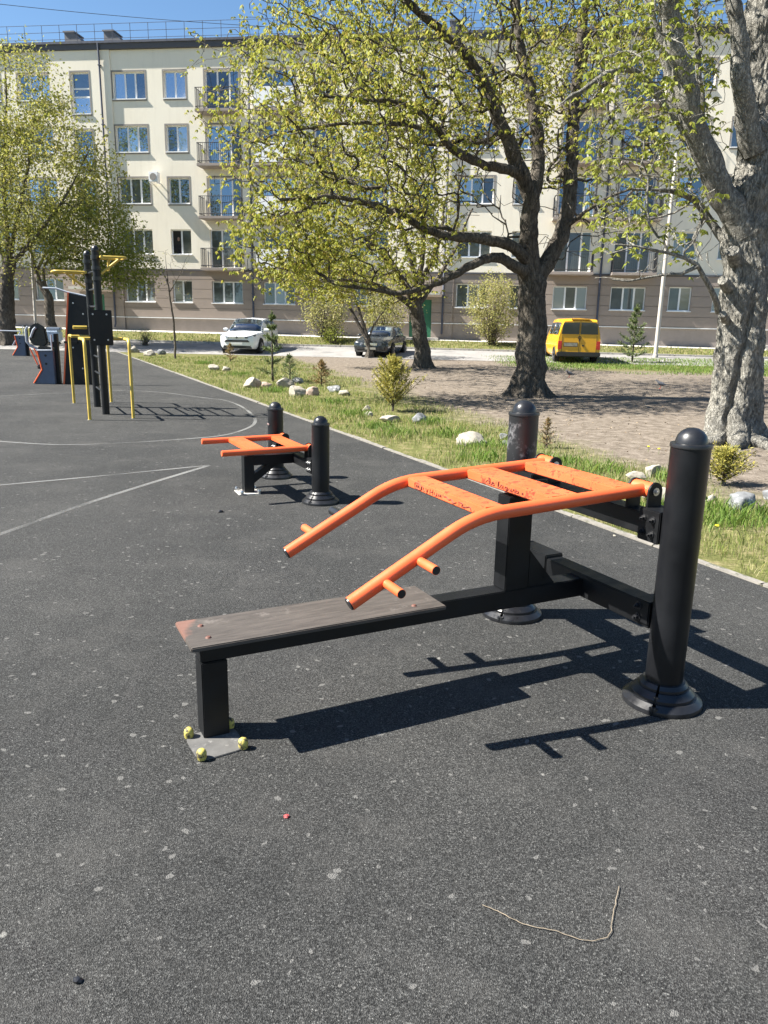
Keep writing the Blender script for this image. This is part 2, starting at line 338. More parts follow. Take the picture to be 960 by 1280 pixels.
def creamwall():
    m, nt, N, L, P = newmat('cream_render')
    tc = node(N, 'ShaderNodeTexCoord'); mp = node(N, 'ShaderNodeMapping'); mp.inputs['Scale'].default_value = (1, 1, .13); L.new(tc.outputs['Object'], mp.inputs[0])
    n1 = node(N, 'ShaderNodeTexNoise', Scale=2.2, Detail=7.0, Roughness=.65); L.new(mp.outputs[0], n1.inputs[0])
    n2 = node(N, 'ShaderNodeTexNoise', Scale=.45, Detail=5.0); L.new(tc.outputs['Object'], n2.inputs[0])
    r1 = ramp(N, [(.5, (0, 0, 0)), (.78, (.6, .6, .6))]); L.new(n1.outputs[0], r1.inputs[0])
    r2 = ramp(N, [(.35, (.80, .735, .605)), (.65, (.83, .77, .645))]); L.new(n2.outputs[0], r2.inputs[0])
    L.new(mix(N, L, r1.outputs[0], r2.outputs[0], (.66, .60, .49)), P.inputs['Base Color']); P.inputs['Roughness'].default_value = .92
    n3 = node(N, 'ShaderNodeTexNoise', Scale=25.0, Detail=4.0); L.new(tc.outputs['Object'], n3.inputs[0])
    b = node(N, 'ShaderNodeBump', Strength=.15, Distance=.01); L.new(n3.outputs[0], b.inputs['Height']); L.new(b.outputs[0], P.inputs['Normal'])
    return m
MT['cream'] = creamwall()
MT['brown'] = pbr('brown_cladding', (.295, .242, .208), .85, var=.06, scale=2)
MT['plinth'] = pbr('brown_plinth', (.30, .255, .225), .9, var=.1, scale=2)
MT['surround'] = pbr('grey_window_surround', (.25, .23, .21), .8, var=.1)
MT['white'] = pbr('white_upvc', (.80, .80, .80), .4, var=.03)
MT['fascia'] = pbr('dark_grey_fascia', (.075, .072, .078), .6, var=.15)
MT['pipe'] = pbr('dark_downpipe', (.07, .075, .10), .5, var=.2)
MT['rail'] = pbr('dark_iron_railing', (.03, .03, .035), .5, var=.2)
MT['green_door'] = pbr('green_door_paint', (.02, .13, .07), .5, var=.1)
MT['roof'] = pbr('grey_roof', (.16, .16, .17), .8, var=.1)
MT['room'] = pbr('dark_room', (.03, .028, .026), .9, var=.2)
MT['curtain'] = pbr('white_curtain', (.62, .61, .57), .9, var=.1)
MT['skin'] = pbr('skin', (.48, .28, .2), .6, var=.05); MT['dark_cloth'] = pbr('dark_cloth', (.02, .02, .025), .9, var=.1); MT['hair'] = pbr('grey_hair', (.3, .28, .26), .8)
def glass(name, tint, refl):
    m, nt, N, L, P = newmat(name)
    tc = node(N, 'ShaderNodeTexCoord'); n1 = node(N, 'ShaderNodeTexNoise', Scale=1.1, Detail=3.0); L.new(tc.outputs['Object'], n1.inputs[0])
    rp = ramp(N, [(.35, sc(tint, .5)), (.65, sc(tint, 1.6))]); L.new(n1.outputs[0], rp.inputs[0])
    oi0 = node(N, 'ShaderNodeObjectInfo'); cu = ramp(N, [(.70, (0, 0, 0)), (.72, (.8, .8, .8))]); L.new(oi0.outputs['Random'], cu.inputs[0]); L.new(mix(N, L, cu.outputs[0], rp.outputs[0], (.20, .19, .165) if 'window' in name else tint), P.inputs['Base Color'])
    P.inputs['Roughness'].default_value = .35
    gl = N.new('ShaderNodeBsdfGlossy'); gl.inputs['Roughness'].default_value = .02; gl.inputs[0].default_value = (.62, .80, 1, 1)  # blue cast put into the reflection for a deeper sky
    b = node(N, 'ShaderNodeBump', Strength=.05, Distance=.05); L.new(n1.outputs[0], b.inputs['Height']); L.new(b.outputs[0], gl.inputs['Normal'])
    lw = node(N, 'ShaderNodeLayerWeight', Blend=.35)
    oi = node(N, 'ShaderNodeObjectInfo'); ov = node(N, 'ShaderNodeMapRange'); L.new(oi.outputs['Random'], ov.inputs[0]); ov.inputs[3].default_value = refl * .12; ov.inputs[4].default_value = refl * 1.5
    mr = node(N, 'ShaderNodeMapRange'); L.new(lw.outputs['Facing'], mr.inputs[0]); L.new(ov.outputs[0], mr.inputs[3]); mr.inputs[4].default_value = .9
    ms = N.new('ShaderNodeMixShader'); L.new(mr.outputs[0], ms.inputs[0]); L.new(P.outputs[0], ms.inputs[1]); L.new(gl.outputs[0], ms.inputs[2])
    L.new(ms.outputs[0], N['Material Output'].inputs[0])
    return m
MT['glass'] = glass('window_glass', (.02, .025, .035), .32)
MT['glass_low'] = glass('window_glass_low', (.05, .055, .05), .08)  # lower panes: dark reflected surroundings put in as tint and weak gloss
MT['car_glass'] = glass('car_glass', (.006, .008, .011), .03)
MT['leaf_a'] = leafmat('chestnut_leaf', [(.26, .275, .042), (.33, .345, .055), (.38, .37, .07), (.18, .225, .03), (.43, .39, .09), (.27, .315, .045), (.43, .33, .075), (.31, .34, .055)], .52)
MT['leaf_b'] = leafmat('fresh_leaf', [(.19, .23, .04), (.27, .31, .05), (.34, .36, .07), (.16, .19, .03), (.38, .35, .09)], .5)
MT['leaf_c'] = leafmat('small_olive_leaf', [(.23, .25, .05), (.31, .31, .06), (.38, .35, .09), (.16, .19, .035), (.40, .35, .13)], .48)
MT['leaf_d'] = leafmat('dark_green_leaf', [(.14, .17, .025), (.20, .24, .04), (.28, .29, .05)], .45)
MT['leaf_shrub'] = leafmat('shrub_leaf', [(.32, .31, .11), (.40, .37, .14), (.24, .26, .07), (.42, .36, .19)], .45)
MT['needle'] = leafmat('pine_needle', [(.08, .12, .04), (.13, .17, .06), (.17, .20, .09)], .2)
MT['needle_y'] = leafmat('yellow_needle', [(.40, .34, .06), (.30, .29, .06), (.44, .37, .10), (.20, .22, .05)], .3)
MT['needle_r'] = leafmat('rusty_needle', [(.28, .16, .07), (.33, .22, .11), (.2, .15, .06), (.18, .18, .06)], .3)
MT['grass'] = leafmat('grass_blade', [(.07, .12, .02), (.15, .22, .04), (.24, .30, .06), (.40, .35, .18), (.48, .41, .24), (.10, .17, .03), (.36, .33, .14), (.28, .32, .09)], .35)
MT['grass_lush'] = leafmat('grass_blade_lush', [(.08, .16, .025), (.13, .22, .04), (.18, .27, .05), (.26, .28, .09)], .35)
MT['bark_grey'] = barkmat('grey_bark', (.14, .132, .118), (.43, .41, .375), 4.2)
MT['bark_dark'] = barkmat('dark_bark', (.05, .043, .037), (.20, .175, .15), 3.0)
MT['bark_mid'] = barkmat('brown_bark', (.07, .058, .048), (.25, .215, .18), 3.5)
MT['litter'] = leafmat('leaf_litter', [(.20, .14, .09), (.27, .21, .14), (.15, .11, .075), (.33, .27, .2)], .1, .9)

# ------------------------------------------------------------------ ground, road, playground
AL = R(7.5); FT = np.array([math.cos(AL), -math.sin(AL)]); FN = np.array([math.sin(AL), math.cos(AL)])   # along the facade, into the building
F0 = np.array([0., 45.])
WB = [0.0, 1.3, 3.7, 9.8]; ZB = [1.0, .93, .36, 0.0]
def terr_uw(u, w):
    zb = .72 - .0075 * max(-40, min(40, u))
    return zb * float(np.interp(w, WB, ZB))
def uw(x, y): d = np.array([x, y]) - F0; return float(d @ FT), float(-(d @ FN))
def fxy(u, w): p = F0 + FT * u - FN * w; return float(p[0]), float(p[1])
def terr(x, y): return terr_uw(*uw(x, y))
def tp(x, y): # pixel onto the terrain
    z = 0.0
    for _ in range(12):
        p = gp(x, y, z); z = .5 * z + .5 * terr(p[0], p[1])
    return gp(x, y, z)
def strip(name, ulist, wlist, dz, m, thick=0):
    b = MB(); g = {}
    vs = []
    for i, u in enumerate(ulist):
        for j, w in enumerate(wlist):
            x, y = fxy(u, w); g[i, j] = len(vs); vs.append((x, y, terr_uw(u, w) + dz))
    fs = [(g[i, j], g[i + 1, j], g[i + 1, j + 1], g[i, j + 1]) for i in range(len(ulist) - 1) for j in range(len(wlist) - 1)]
    b.add(vs, fs); return b.build(name, m, smooth=0)
ground = strip('ground', [-900, -300, -40] + list(range(-36, 40, 4)) + [40, 300, 900], [-900, -200, -20, 0, 1.3, 3.7, 9.8, 20, 40, 60, 200, 700], 0, MT['ground'])
tag(ground, kind='structure')
rd = MB()
def rw_near(u): return 9.6 - .03 * u
ul = list(range(-60, 64, 4)); vs = []
for u in ul:
    for k in range(6):
        w = 3.85 + (rw_near(u) - 3.85) * k / 5; x, y = fxy(u, w); vs.append((x, y, terr_uw(u, w) + .008))
rd.add(vs, [(i * 6 + k, i * 6 + k + 1, i * 6 + 7 + k, i * 6 + 6 + k) for i in range(len(ul) - 1) for k in range(5)])
tag(rd.build('road', MT['road'], smooth=0), kind='structure')
tag(strip('pavement', list(range(-60, 64, 4)), [.0, 1.3], .012, MT['path']), kind='structure')
# road kerb stones
kr = bpy.data.objects.new('road_kerb', None); COL.objects.link(kr); tag(kr, kind='structure')
kme = MB().box(-.49, .49, -.075, .075, -.2, .10).mesh('kerbstone', MT['concrete'], bevel=.015)
for i in range(-32, 30):
    u = i + .5; x, y = fxy(u, 3.76); put('kerbstone', kme, kr, (x, y, terr_uw(u, 3.76) + rnd.uniform(-.006, .006)), (0, 0, -AL + rnd.uniform(-.004, .004)))
# playground
pg = MB()
pend = 39.2
q = [kpt(-14.5, -.09, .01), kpt(pend, -.09, .01), (-60, 43.5, .01), (-60, -14, .01)]
pg.quad(*q)
tag(pg.build('playground_surface', MT['rubber'], smooth=0), kind='structure')
ed = bpy.data.objects.new('playground_kerb', None); COL.objects.link(ed); tag(ed, kind='structure')
eme = [MB().box(-.033, .033, -.497, .497, -.15, .017 + k * .003).mesh('edging_stone', MT['kerb_dull'], bevel=.008) for k in range(3)]
angk = math.atan2(KD[1], KD[0]) - math.pi / 2
for i in range(-14, 39):
    p = kpt(i + .5, -.04); put('edging_stone', eme[rnd.randrange(3)], ed, (p[0] + rnd.uniform(-.006, .006), p[1], rnd.uniform(-.004, .004)), (rnd.uniform(-.01, .01), 0, angk + rnd.uniform(-.006, .006)))
# painted court lines (worn)
def painted(name, pts, wd):
    b = MB(); L = [Vector((p[0], p[1], 0)) for p in pts]; vs = []
    for i, p in enumerate(L):
        t = (L[min(i + 1, len(L) - 1)] - L[max(i - 1, 0)]).normalized(); n = Vector((-t.y, t.x, 0))
        for sgn in (-1, 1):
            q = p + n * wd / 2 * sgn; vs.append((q.x, q.y, .0142))
    b.add(vs, [(2 * i, 2 * i + 1, 2 * i + 3, 2 * i + 2) for i in range(len(L) - 1)])
    return tag(b.build(name, MT['paintline'], smooth=0), kind='structure')
def catmull(pts, k=8):
    P = [np.array(p, float) for p in pts]; P = [2 * P[0] - P[1]] + P + [2 * P[-1] - P[-2]]; out = []
    for i in range(1, len(P) - 2):
        for j in range(k):
            t = j / k; a, b, c, d = P[i - 1:i + 3]
            out.append(.5 * (2 * b + (c - a) * t + (2 * a - 5 * b + 4 * c - d) * t * t + (3 * b - a - 3 * c + d) * t ** 3))
    out.append(P[-2]); return out
painted('court_line', catmull([gp(*p)[:2] for p in ((-90, 546), (0, 553), (75, 557), (150, 555), (230, 550), (280, 545), (310, 536), (319, 528), (315, 519), (300, 508), (280, 501), (255, 498), (200, 491), (150, 489), (80, 492), (0, 496), (-60, 501))]), .055)
painted('court_line', catmull([gp(*p)[:2] for p in ((-120, 619), (0, 608), (120, 597), (262, 583))]), .05)
painted('court_line', catmull([gp(*p)[:2] for p in ((-120, 712), (0, 670), (100, 634), (190, 605), (262, 583))]), .06)

# ------------------------------------------------------------------ apartment building
bld = thing('apartment_building', 'long five storey cream apartment block with brown ground floor and roof railing', 'building', (F0[0], F0[1], 0), -AL)
M_AX = [-27.25, -7.85, 11.55, 30.95]; ST_AX = [-36.95, -17.55, 1.85, 21.25]
HALF = 9.7
UL, UR = -36.95, 30.95
floors = [5.14, 7.89, 10.61, 13.34]      # sill heights of the cream storeys
WH = 1.37
# openings (u0,u1,z0,z1,type,floor)
ops = []
for m in M_AX:
    for sg in (-1, 1):
        if (m + sg * 5) < UL or (m + sg * 5) > UR: continue
        def span(d0, d1): return (m + d0 * sg, m + d1 * sg) if sg > 0 else (m - d1, m - d0)
        for fi, z in enumerate(floors):
            a, b = span(.6, 2.5); ops.append((a, b, z - .74, z + WH, 'door', fi, m, sg))
            a, b = span(3.62, 4.84); ops.append((a, b, z, z + WH, 'two', fi, m, sg))
            a, b = span(5.94, 7.81); ops.append((a, b, z, z + WH, 'three', fi, m, sg))
        a, b = span(.62, 2.46); ops.append((a, b, 2.46, 3.68, 'three', -1, m, sg))
        a, b = span(3.66, 4.84); ops.append((a, b, 2.46, 3.72, 'two', -1, m, sg))
        a, b = span(5.94, 7.75); ops.append((a, b, 2.46, 3.74, 'three', -1, m, sg))
for s_ in ST_AX:
    for z in (3.95 + 2.73, 6.68 + 2.73, 12.60):
        z0 = {0: 7.14, 1: 9.87}.get([6.68, 9.41].index(z) if z in (6.68, 9.41) else -1, z)
        ops.append((s_ - .53, s_ + .53, z0, z0 + 2.12 if z0 > 12 else z0 + 1.9, 'stair', 5, s_, 1))
    ops.append((s_ - .62, s_ + .62, .78, 2.85, 'entrance', -2, s_, 1))
def wall_cells(mb, u0, u1, z0, z1, y, openings, depth):
    O = [o for o in openings if o[1] > u0 + 1e-6 and o[0] < u1 - 1e-6 and o[3] > z0 + 1e-6 and o[2] < z1 - 1e-6]
    us = sorted({u0, u1} | {max(u0, o[0]) for o in O} | {min(u1, o[1]) for o in O})
    zs = sorted({z0, z1} | {max(z0, o[2]) for o in O} | {min(z1, o[3]) for o in O})
    for a, b in zip(us, us[1:]):
        if b - a < 1e-6: continue
        for c, d in zip(zs, zs[1:]):
            if d - c < 1e-6: continue
            uc, zc = (a + b) / 2, (c + d) / 2
            if any(o[0] < uc < o[1] and o[2] < zc < o[3] for o in O): continue
            mb.quad((a, y, c), (b, y, c), (b, y, d), (a, y, d))
    for o in O:
        a, b, c, d = max(o[0], u0), min(o[1], u1), max(o[2], z0), min(o[3], z1)
        if o[0] >= u0: mb.quad((a, y, c), (a, y + depth, c), (a, y + depth, d), (a, y, d))
        if o[1] <= u1: mb.quad((b, y, c), (b, y + depth, c), (b, y + depth, d), (b, y, d))
        if o[2] >= z0: mb.quad((a, y, c), (b, y, c), (b, y + depth, c), (a, y + depth, c))
        if o[3] <= z1: mb.quad((a, y, d), (b, y, d), (b, y + depth, d), (a, y + depth, d))
STEP = .075
secs = []
for s_ in ST_AX: secs.append((max(UL, s_ - 1.81), min(UR, s_ + 1.81), -STEP))
secs.sort(); full = []; cur = UL
for a, b, y in secs:
    if a > cur: full.append((cur, a, 0.0))
    full.append((a, b, y)); cur = b
if cur < UR: full.append((cur, UR, 0.0))
w_up = MB(); ops_up = [o for o in ops if o[4] != 'entrance' and o[5] != -1]
for a, b, y in full:
    wall_cells(w_up, a, b, 4.32, 15.80, y, ops_up, .30 + (-y))
    if y < 0:
        w_up.quad((a, y, 4.32), (a, 0, 4.32), (a, 0, 15.8), (a, y, 15.8)); w_up.quad((b, y, 4.32), (b, 0, 4.32), (b, 0, 15.8), (b, y, 15.8))
w_up.quad((UL, 0, 0), (UL, 12, 0), (UL, 12, 15.8), (UL, 0, 15.8)); w_up.quad((UR, 0, 0), (UR, 12, 0), (UR, 12, 15.8), (UR, 0, 15.8)); w_up.quad((UL, 12, 0), (UR, 12, 0), (UR, 12, 15.8), (UL, 12, 15.8))
w_up.build('wall', MT['cream'], bld, smooth=0, fix=False)
# ground floor: backing wall, cladding courses one by one, plinth
wb_ = MB(); ops_g = [o for o in ops if o[5] == -1 or o[4] == 'entrance']
for a, b, y in full: wall_cells(wb_, a, b, .2, 4.32, y + .03, ops_g, .28)
wb_.build('ground_floor_wall', MT['plinth'], bld, smooth=0, fix=False)
zc = [1.60, 2.14, 2.68, 3.22, 3.76, 4.24]
for a, b, y in full:
    for i in range(5):
        z0, z1 = zc[i] + .02, zc[i + 1]
        segs = [(a + .004, b - .004)]
        cut = [o for o in ops_g if o[1] > a and o[0] < b and o[3] > z0 and o[2] < z1]
        zz = sorted({z0, z1} | {max(z0, min(z1, o[2])) for o in cut} | {max(z0, min(z1, o[3])) for o in cut})
        for c, d in zip(zz, zz[1:]):
            if d - c < .005: continue
            us = sorted((o[0], o[1]) for o in cut if o[2] < (c + d) / 2 < o[3]); cu = a + .004
            for o0, o1 in us + [(b - .004, b)]:
                if o0 > cu + .01: MB().box(cu, o0, y - .05, y + .028, c, d).build('cladding_course', MT['brown'], bld, smooth=0, fix=False)
                cu = max(cu, o1)
mb = MB()
for a, b, y in full:
    for (c, d) in ((a, b),):
        st = [s_ for s_ in ST_AX if a < s_ < b]
        if st: mb.box(a, st[0] - .66, y - .085, y + .02, 1.555, 1.60); mb.box(st[0] + .66, b, y - .085, y + .02, 1.555, 1.60)
        else: mb.box(a, b, y - .085, y + .02, 1.555, 1.60)
mb.build('drip_ledge', MT['white'], bld, smooth=0)
mb = MB()
for a, b, y in full: mb.box(a + .003, b - .003, y - .10, y - .003, 4.245, 4.34)
mb.build('belt_course', MT['fascia'], bld, smooth=0)
# roof, eaves, railing, hatches
mb = MB(); mb.box(UL - .2, UR + .2, -.15, 12.3, 15.81, 16.18)
mb.build('roof', MT['fascia'], bld, smooth=0)
mb = MB().box(UL - .2, UR + .2, -.21, -.152, 16.10, 16.22); mb.build('gutter', MT['pipe'], bld, smooth=0)
rl = MB()
for z in (16.55, 16.9, 17.27): rl.cyl((UL, .5, z), (UR, .5, z), .013, 6)
k = UL + .4
while k < UR:
    rl.cyl((k, .5, 16.15), (k, .5, 17.28), .016, 6); k += 1.04
rl.build('roof_railing', MT['pipe'], bld, smooth=0)
for u in (-18.85, -16.5, .55, 2.9, 19.95, 22.3):
    v = MB(); v.prism([(0, 16.15), (1.45, 16.15), (.55, 17.06), (0, 17.06)], lambda a, b_, d, u=u: (u + a, d, b_), 1.0, 2.0); v.prism([(-.06, 17.06), (.62, 17.06), (.62, 17.13), (-.06, 17.13)], lambda a, b_, d, u=u: (u + a, d, b_), 0.94, 2.06)
    v.build('roof_hatch', MT['roof'], bld, smooth=0)
for u, y in [(s_ + 1.25, -STEP) for s_ in ST_AX] + [(m, 0) for m in M_AX[:3]]:
    p = MB(); p.tube([(u, -.19, 16.1), (u, -.19, 15.75), (u, y - .09, 15.4), (u, y - .09, 15.3), (u, y - .09, 1.2), (u, y - .2, 1.0)], .055, 8)
    for z in (3, 6, 9, 12, 15): p.box(u - .07, u + .07, y - .15, y + .0, z, z + .05)
    p.build('downpipe', MT['pipe'], bld, smooth=40)
# windows
pane_cache = {}
def pane(w, h, parent, u, y, z, low):
    key = (round(w, 3), round(h, 3), low)
    if key not in pane_cache: pane_cache[key] = MB().box(-w / 2, w / 2, -.008, .008, -h / 2, h / 2).mesh('pane', MT['glass_low' if low else 'glass'], smooth=0)
    put('pane', pane_cache[key], parent, (u, y, z), (rnd.uniform(-.02, .02), 0, rnd.uniform(-.025, .025)))
def window(a, b, c, d, splits, y, low, sill=True, opened=None, transoms=()):
    fw = .06; mb = MB(); yy = y + .17
    mb.box(a + .004, a + fw, yy - .03, yy + .05, c, d); mb.box(b - fw, b - .004, yy - .03, yy + .05, c, d)
    mb.box(a + fw, b - fw, yy - .03, yy + .05, c, c + fw); mb.box(a + fw, b - fw, yy - .03, yy + .05, d - fw, d - .004)
    cuts = [a + fw] + [a + (b - a) * s for s in splits] + [b - fw]
    for s in splits: x = a + (b - a) * s; mb.box(x - .045, x + .045, yy - .034, yy + .048, c + fw, d - fw)
    zcut = [c + fw] + [c + (d - c) * t for t in transoms] + [d - fw]
    for t in transoms: zt = c + (d - c) * t; mb.box(a + fw, b - fw, yy - .032, yy + .046, zt - .04, zt + .04)
    wo = mb.build('window', MT['white'], bld, smooth=0)
    for i in range(len(cuts) - 1):
        if opened == i: continue
        for j in range(len(zcut) - 1):
            x0 = cuts[i] + (.04 if i else 0); x1 = cuts[i + 1] - (.04 if i < len(cuts) - 2 else 0)
            z0 = zcut[j] + (.036 if j else 0); z1 = zcut[j + 1] - (.036 if j < len(zcut) - 2 else 0)
            # a sash frame on opening lights
            pane(x1 - x0 + .01, z1 - z0 + .01, wo, (x0 + x1) / 2, yy + .012, (z0 + z1) / 2, low)
    if sill: MB().box(a - .04, b + .04, y - .07, yy - .032, c - .035, c + .012).build('sill', MT['white'], wo, smooth=0)
    sr = MB(); t = .085; e = y - .012
    for (x0, x1, z0, z1) in ((a - t, a, c - .036, d + t), (b, b + t, c - .036, d + t), (a, b, d, d + t)): sr.box(x0, x1, e, y - .0005, z0, z1)
    sr.box(a - t, b + t, y - .03, y - .0005, c - .10, c - .037)
    if not low: sr.build('surround', MT['surround'], wo, smooth=0)
    return wo
room = MB().box(UL + .1, UR - .1, .33, .36, .4, 15.6); room.build('room_shade_sheet', MT['room'], bld, smooth=0)  # near-black sheet; its colour stands in for shade inside the rooms
PERSON_U = None
for (a, b, c, d, ty, fi, m, sg) in ops:
    if b < -26 or a > 24:
        pass
    if ty == 'two':
        op_ = 0 if (fi == 0 and m == -7.85 and sg < 0) else None
        window(a, b, c, d, [.5], -.05 if fi < 0 else 0, fi < 1, opened=op_)
        if op_ is not None: PERSON_U = (a + (b - a) * .27, c)
    elif ty == 'three': window(a, b, c, d, [.36, .68], -.05 if fi < 0 else 0, fi < 1)
    elif ty == 'stair': window(a, b, c, d, [], -STEP, False, transoms=(.42, .62) if d > 14 else (.5,))
    elif ty == 'entrance':
        e = MB(); e.box(a, b, .02, .08, c - .2, d); e.box(a + .58, a + .66, 0, .02, c - .2, d); dr = e.build('door', MT['green_door'], bld, smooth=0)
        MB().cyl((a + .7, -.03, c + .95), (a + .7, -.03, c + 1.15), .015, 8).build('handle', MT['steel'], dr)
        cp = MB(); cp.box(a - .5, b + .5, -1.0, -STEP - .09, d + .25, d + .4); cp.build('entrance_canopy', MT['path'], bld, smooth=0)
        stp = MB(); stp.box(a - .5, b + .5, -1.1, -STEP - .02, .3, .78); stp.box(a - .5, b + .5, -1.4, -1.1, .2, .62); stp.build('entrance_step', MT['concrete'], bld, bevel=.01)
    elif ty == 'door':
        wo = window(a, b, c, d, [.36, .72], 0, fi < 1, sill=False)
        u0, u1 = min(a, b) - .28, max(a, b) + .12
        if sg > 0: u0, u1 = a - .12, b + .28
        sl = MB().box(u0, u1, -.95, -.004, c - .16, c - .02).build('balcony', MT['plinth'], bld, smooth=0, bevel=.01)
        closed = (m == -7.85 and sg > 0)
        rail = MB(); zt = c + 1.02
        x0, x1, yf = u0 + .04, u1 - .04, -.91
        for (p0, p1) in (((x0, yf), (x1, yf)), ((x0, yf), (x0, -.02)), ((x1, yf), (x1, -.02))):
            for z in (zt, c + .10): rail.tube([(p0[0], p0[1], z), (p1[0], p1[1], z)], .02, 5)
            n = int(max(abs(p1[0] - p0[0]), abs(p1[1] - p0[1])) / .11)
            for i in range(n + 1):
                t = i / n; x = p0[0] + (p1[0] - p0[0]) * t; yq = p0[1] + (p1[1] - p0[1]) * t
                rail.box(x - .008, x + .008, yq - .008, yq + .008, c, zt)
        rail.build('railing', MT['rail'], sl, smooth=0)
        if closed:
            wp = MB().box(x0, x1, yf - .03, yf - .012, c + .02, zt - .02); wp.box(x0 - .03, x0 - .012, yf - .01, -.03, c + .02, zt - .02)
            wp.build('parapet_panel', MT['white'], sl, smooth=0)
ac = MB().box(-13.62, -13.10, -.52, -.18, 8.98, 9.50); ac.box(-13.6, -13.56, -.5, -.002, 8.9, 8.98); ac.box(-13.16, -13.12, -.5, -.002, 8.9, 8.98)
aco = ac.build('air_conditioner', MT['white'], bld, bevel=.01)
MB().lathe([(.0, 0), (.19, 0), (.19, .012), (0, .012)], 20).build('fan_grille', MT['surround'], aco).matrix_local = Matrix.Translation((-13.36, -.525, 9.24)) @ Matrix.Rotation(R(90), 4, 'X')

# person at the open window
def skin_person():
    u, z = PERSON_U; me = bpy.data.meshes.new('person')
    V = [(0, 0, .0), (0, 0, .28), (0, -.02, .5), (0, -.02, .60), (0, -.05, .70), (.17, -.02, .5), (.22, -.1, .25), (.12, -.26, .16), (-.17, -.02, .5), (-.22, -.1, .25), (-.12, -.26, .16), (0, 0, -.5), (0, -.05, .8)]
    E_ = [(11, 0), (0, 1), (1, 2), (2, 3), (3, 4), (4, 12), (2, 5), (5, 6), (6, 7), (2, 8), (8, 9), (9, 10)]
    me.from_pydata(V, E_, []); o = put('person', me)
    x, y = fxy(u, -.42); o.location = (x, y, z + .12); o.rotation_euler = (0, 0, -AL)
    o.modifiers.new('skin', 'SKIN'); rr = [.15, .14, .13, .055, .085, .06, .045, .035, .06, .045, .035, .16, .07]
    for i, v in enumerate(me.skin_vertices[0].data): v.radius = (rr[i], rr[i] * .85); v.use_root = (i == 11)
    s = o.modifiers.new('sub', 'SUBSURF'); s.levels = 2; s.render_levels = 2
    me.materials.append(MT['dark_cloth'])
    tag(o, 'person in dark top leaning at an open first floor window', 'person')
    h = MB().lathe([(0, -.115), (.05, -.1), (.078, -.05), (.085, 0), (.08, .05), (.055, .1), (0, .118)], 12, (0, -.06, .75)).build('head', MT['skin'], o)
    MB().lathe([(.0, .125), (.06, .108), (.09, .05), (.094, 0), (.09, -.04)], 12, (0, -.035, .757)).build('hair', MT['hair'], o)
skin_person()

# ------------------------------------------------------------------ outdoor gym
ANG = math.atan2(-.45, -.893)            # local x points along the bench away from the posts, local y along the post row
def dome_post(parent, x, y, h, r, top_r=.8, mat='black_post'):
    p = MB().lathe([(r, .04), (r, h - .085), (r * 1.0, h - .08)], 32, (x, y, 0)).build('post', MT[mat], parent, smooth=50)
    MB().lathe([(0, h), (r * .30, h - .004), (r * .55, h - .017), (r * .72, h - .034), (r * .8, h - .055), (r * .82, h - .066), (r * 1.03, h - .068), (r * 1.05, h - .074), (r * 1.05, h - .084), (r * .98, h - .086)], 32, (x, y, 0)).build('post_cap', MT['black_plastic'], p, smooth=50)
    prof = [(r * .99, .112), (r * 1.14, .110), (r * 1.30, .094), (r * 1.30, .082), (r * 1.38, .081), (r * 1.68, .056), (r * 1.68, .043), (r * 1.80, .041), (r * 2.12, .020), (r * 2.14, .012), (r * 2.14, .0)]
    for a0 in (0.55, 0.55 + math.pi):
        fl = MB().lathe(prof, 22, (x, y, .011), a0 + .05, a0 + math.pi - .05)
        for aa, rr, zz in ((a0 + .06, r * 1.45, .07), (a0 + math.pi - .06, r * 1.45, .07), (a0 + .05, r * 1.95, .035), (a0 + math.pi - .05, r * 1.95, .035)):
            cx, cy = x + rr * math.cos(aa), y + rr * math.sin(aa); fl.lathe([(0, zz + .012), (.012, zz + .008), (.016, zz - .012), (.016, zz - .03)], 8, (cx, cy, .0))
        fl.build('base_cover', MT['black_plastic'], p, smooth=24)
    return p
def hexbolt(mb, p, d, r=.012, l=.02):
    p = Vector(p); d = Vector(d).normalized(); mb.tube([p, p + d * l], r, 6); mb.tube([p, p + d * .004], r * 1.6, 10); mb.tube([p + d * l, p + d * (l + .01)], r * .55, 6)

nb = thing('bench_press_trainer', 'large orange and black bench press trainer with brown plank seat', 'gym equipment', (1.04, 3.785, .0), ANG)
PR = .083
for y, mm in ((.591, 'black_post'), (-.591, 'post_worn')): dome_post(nb, 0, y, 1.283, PR, mat=mm)
MB().box(1.893, 2.0, -.049, .058, .012, .3475).build('leg', MT['black'], nb, bevel=.004)
def loc_nb(x, y, z=0):
    p = gp(x, y, z) - np.array([1.04, 3.785, 0]); return (p[0] * math.cos(ANG) + p[1] * math.sin(ANG), -p[0] * math.sin(ANG) + p[1] * math.cos(ANG))
caps = [loc_nb(*px, .03) for px in ((236, 917), (252, 944), (304, 930), (287, 905))]
cc = np.mean(caps, 0); pl_ = []
for c in caps:
    d_ = np.array(c) - cc; a_ = math.atan2(d_[1], d_[0]); R0_ = np.linalg.norm(d_)
    for o_ in (-.32, -.1, .12, .34): pl_.append(tuple(cc + np.array([math.cos(a_ + o_), math.sin(a_ + o_)]) * R0_ * (1.02 if abs(o_) < .2 else .93)))
pl_.sort(key=lambda p: math.atan2(p[1] - cc[1], p[0] - cc[0]))
MB().prism(pl_, lambda a, b_, d: (a, b_, d), .0102, .0165).build('base_plate', MT['plate'], nb, bevel=.002)
for px in ((236, 917), (252, 944), (304, 930), (287, 905)):
    a, b_ = loc_nb(*px, .03)
    MB().lathe([(0, .044), (.010, .0425), (.017, .036), (.0205, .025), (.020, .012), (.0185, .004), (.018, .0)], 14, (a, b_, .014)).build('bolt_cap', MT['cap_yellow'], nb, smooth=60)
MB().box(-.05, 2.0, -.05, .05, .348, .442).build('rail', MT['black'], nb, bevel=.004)
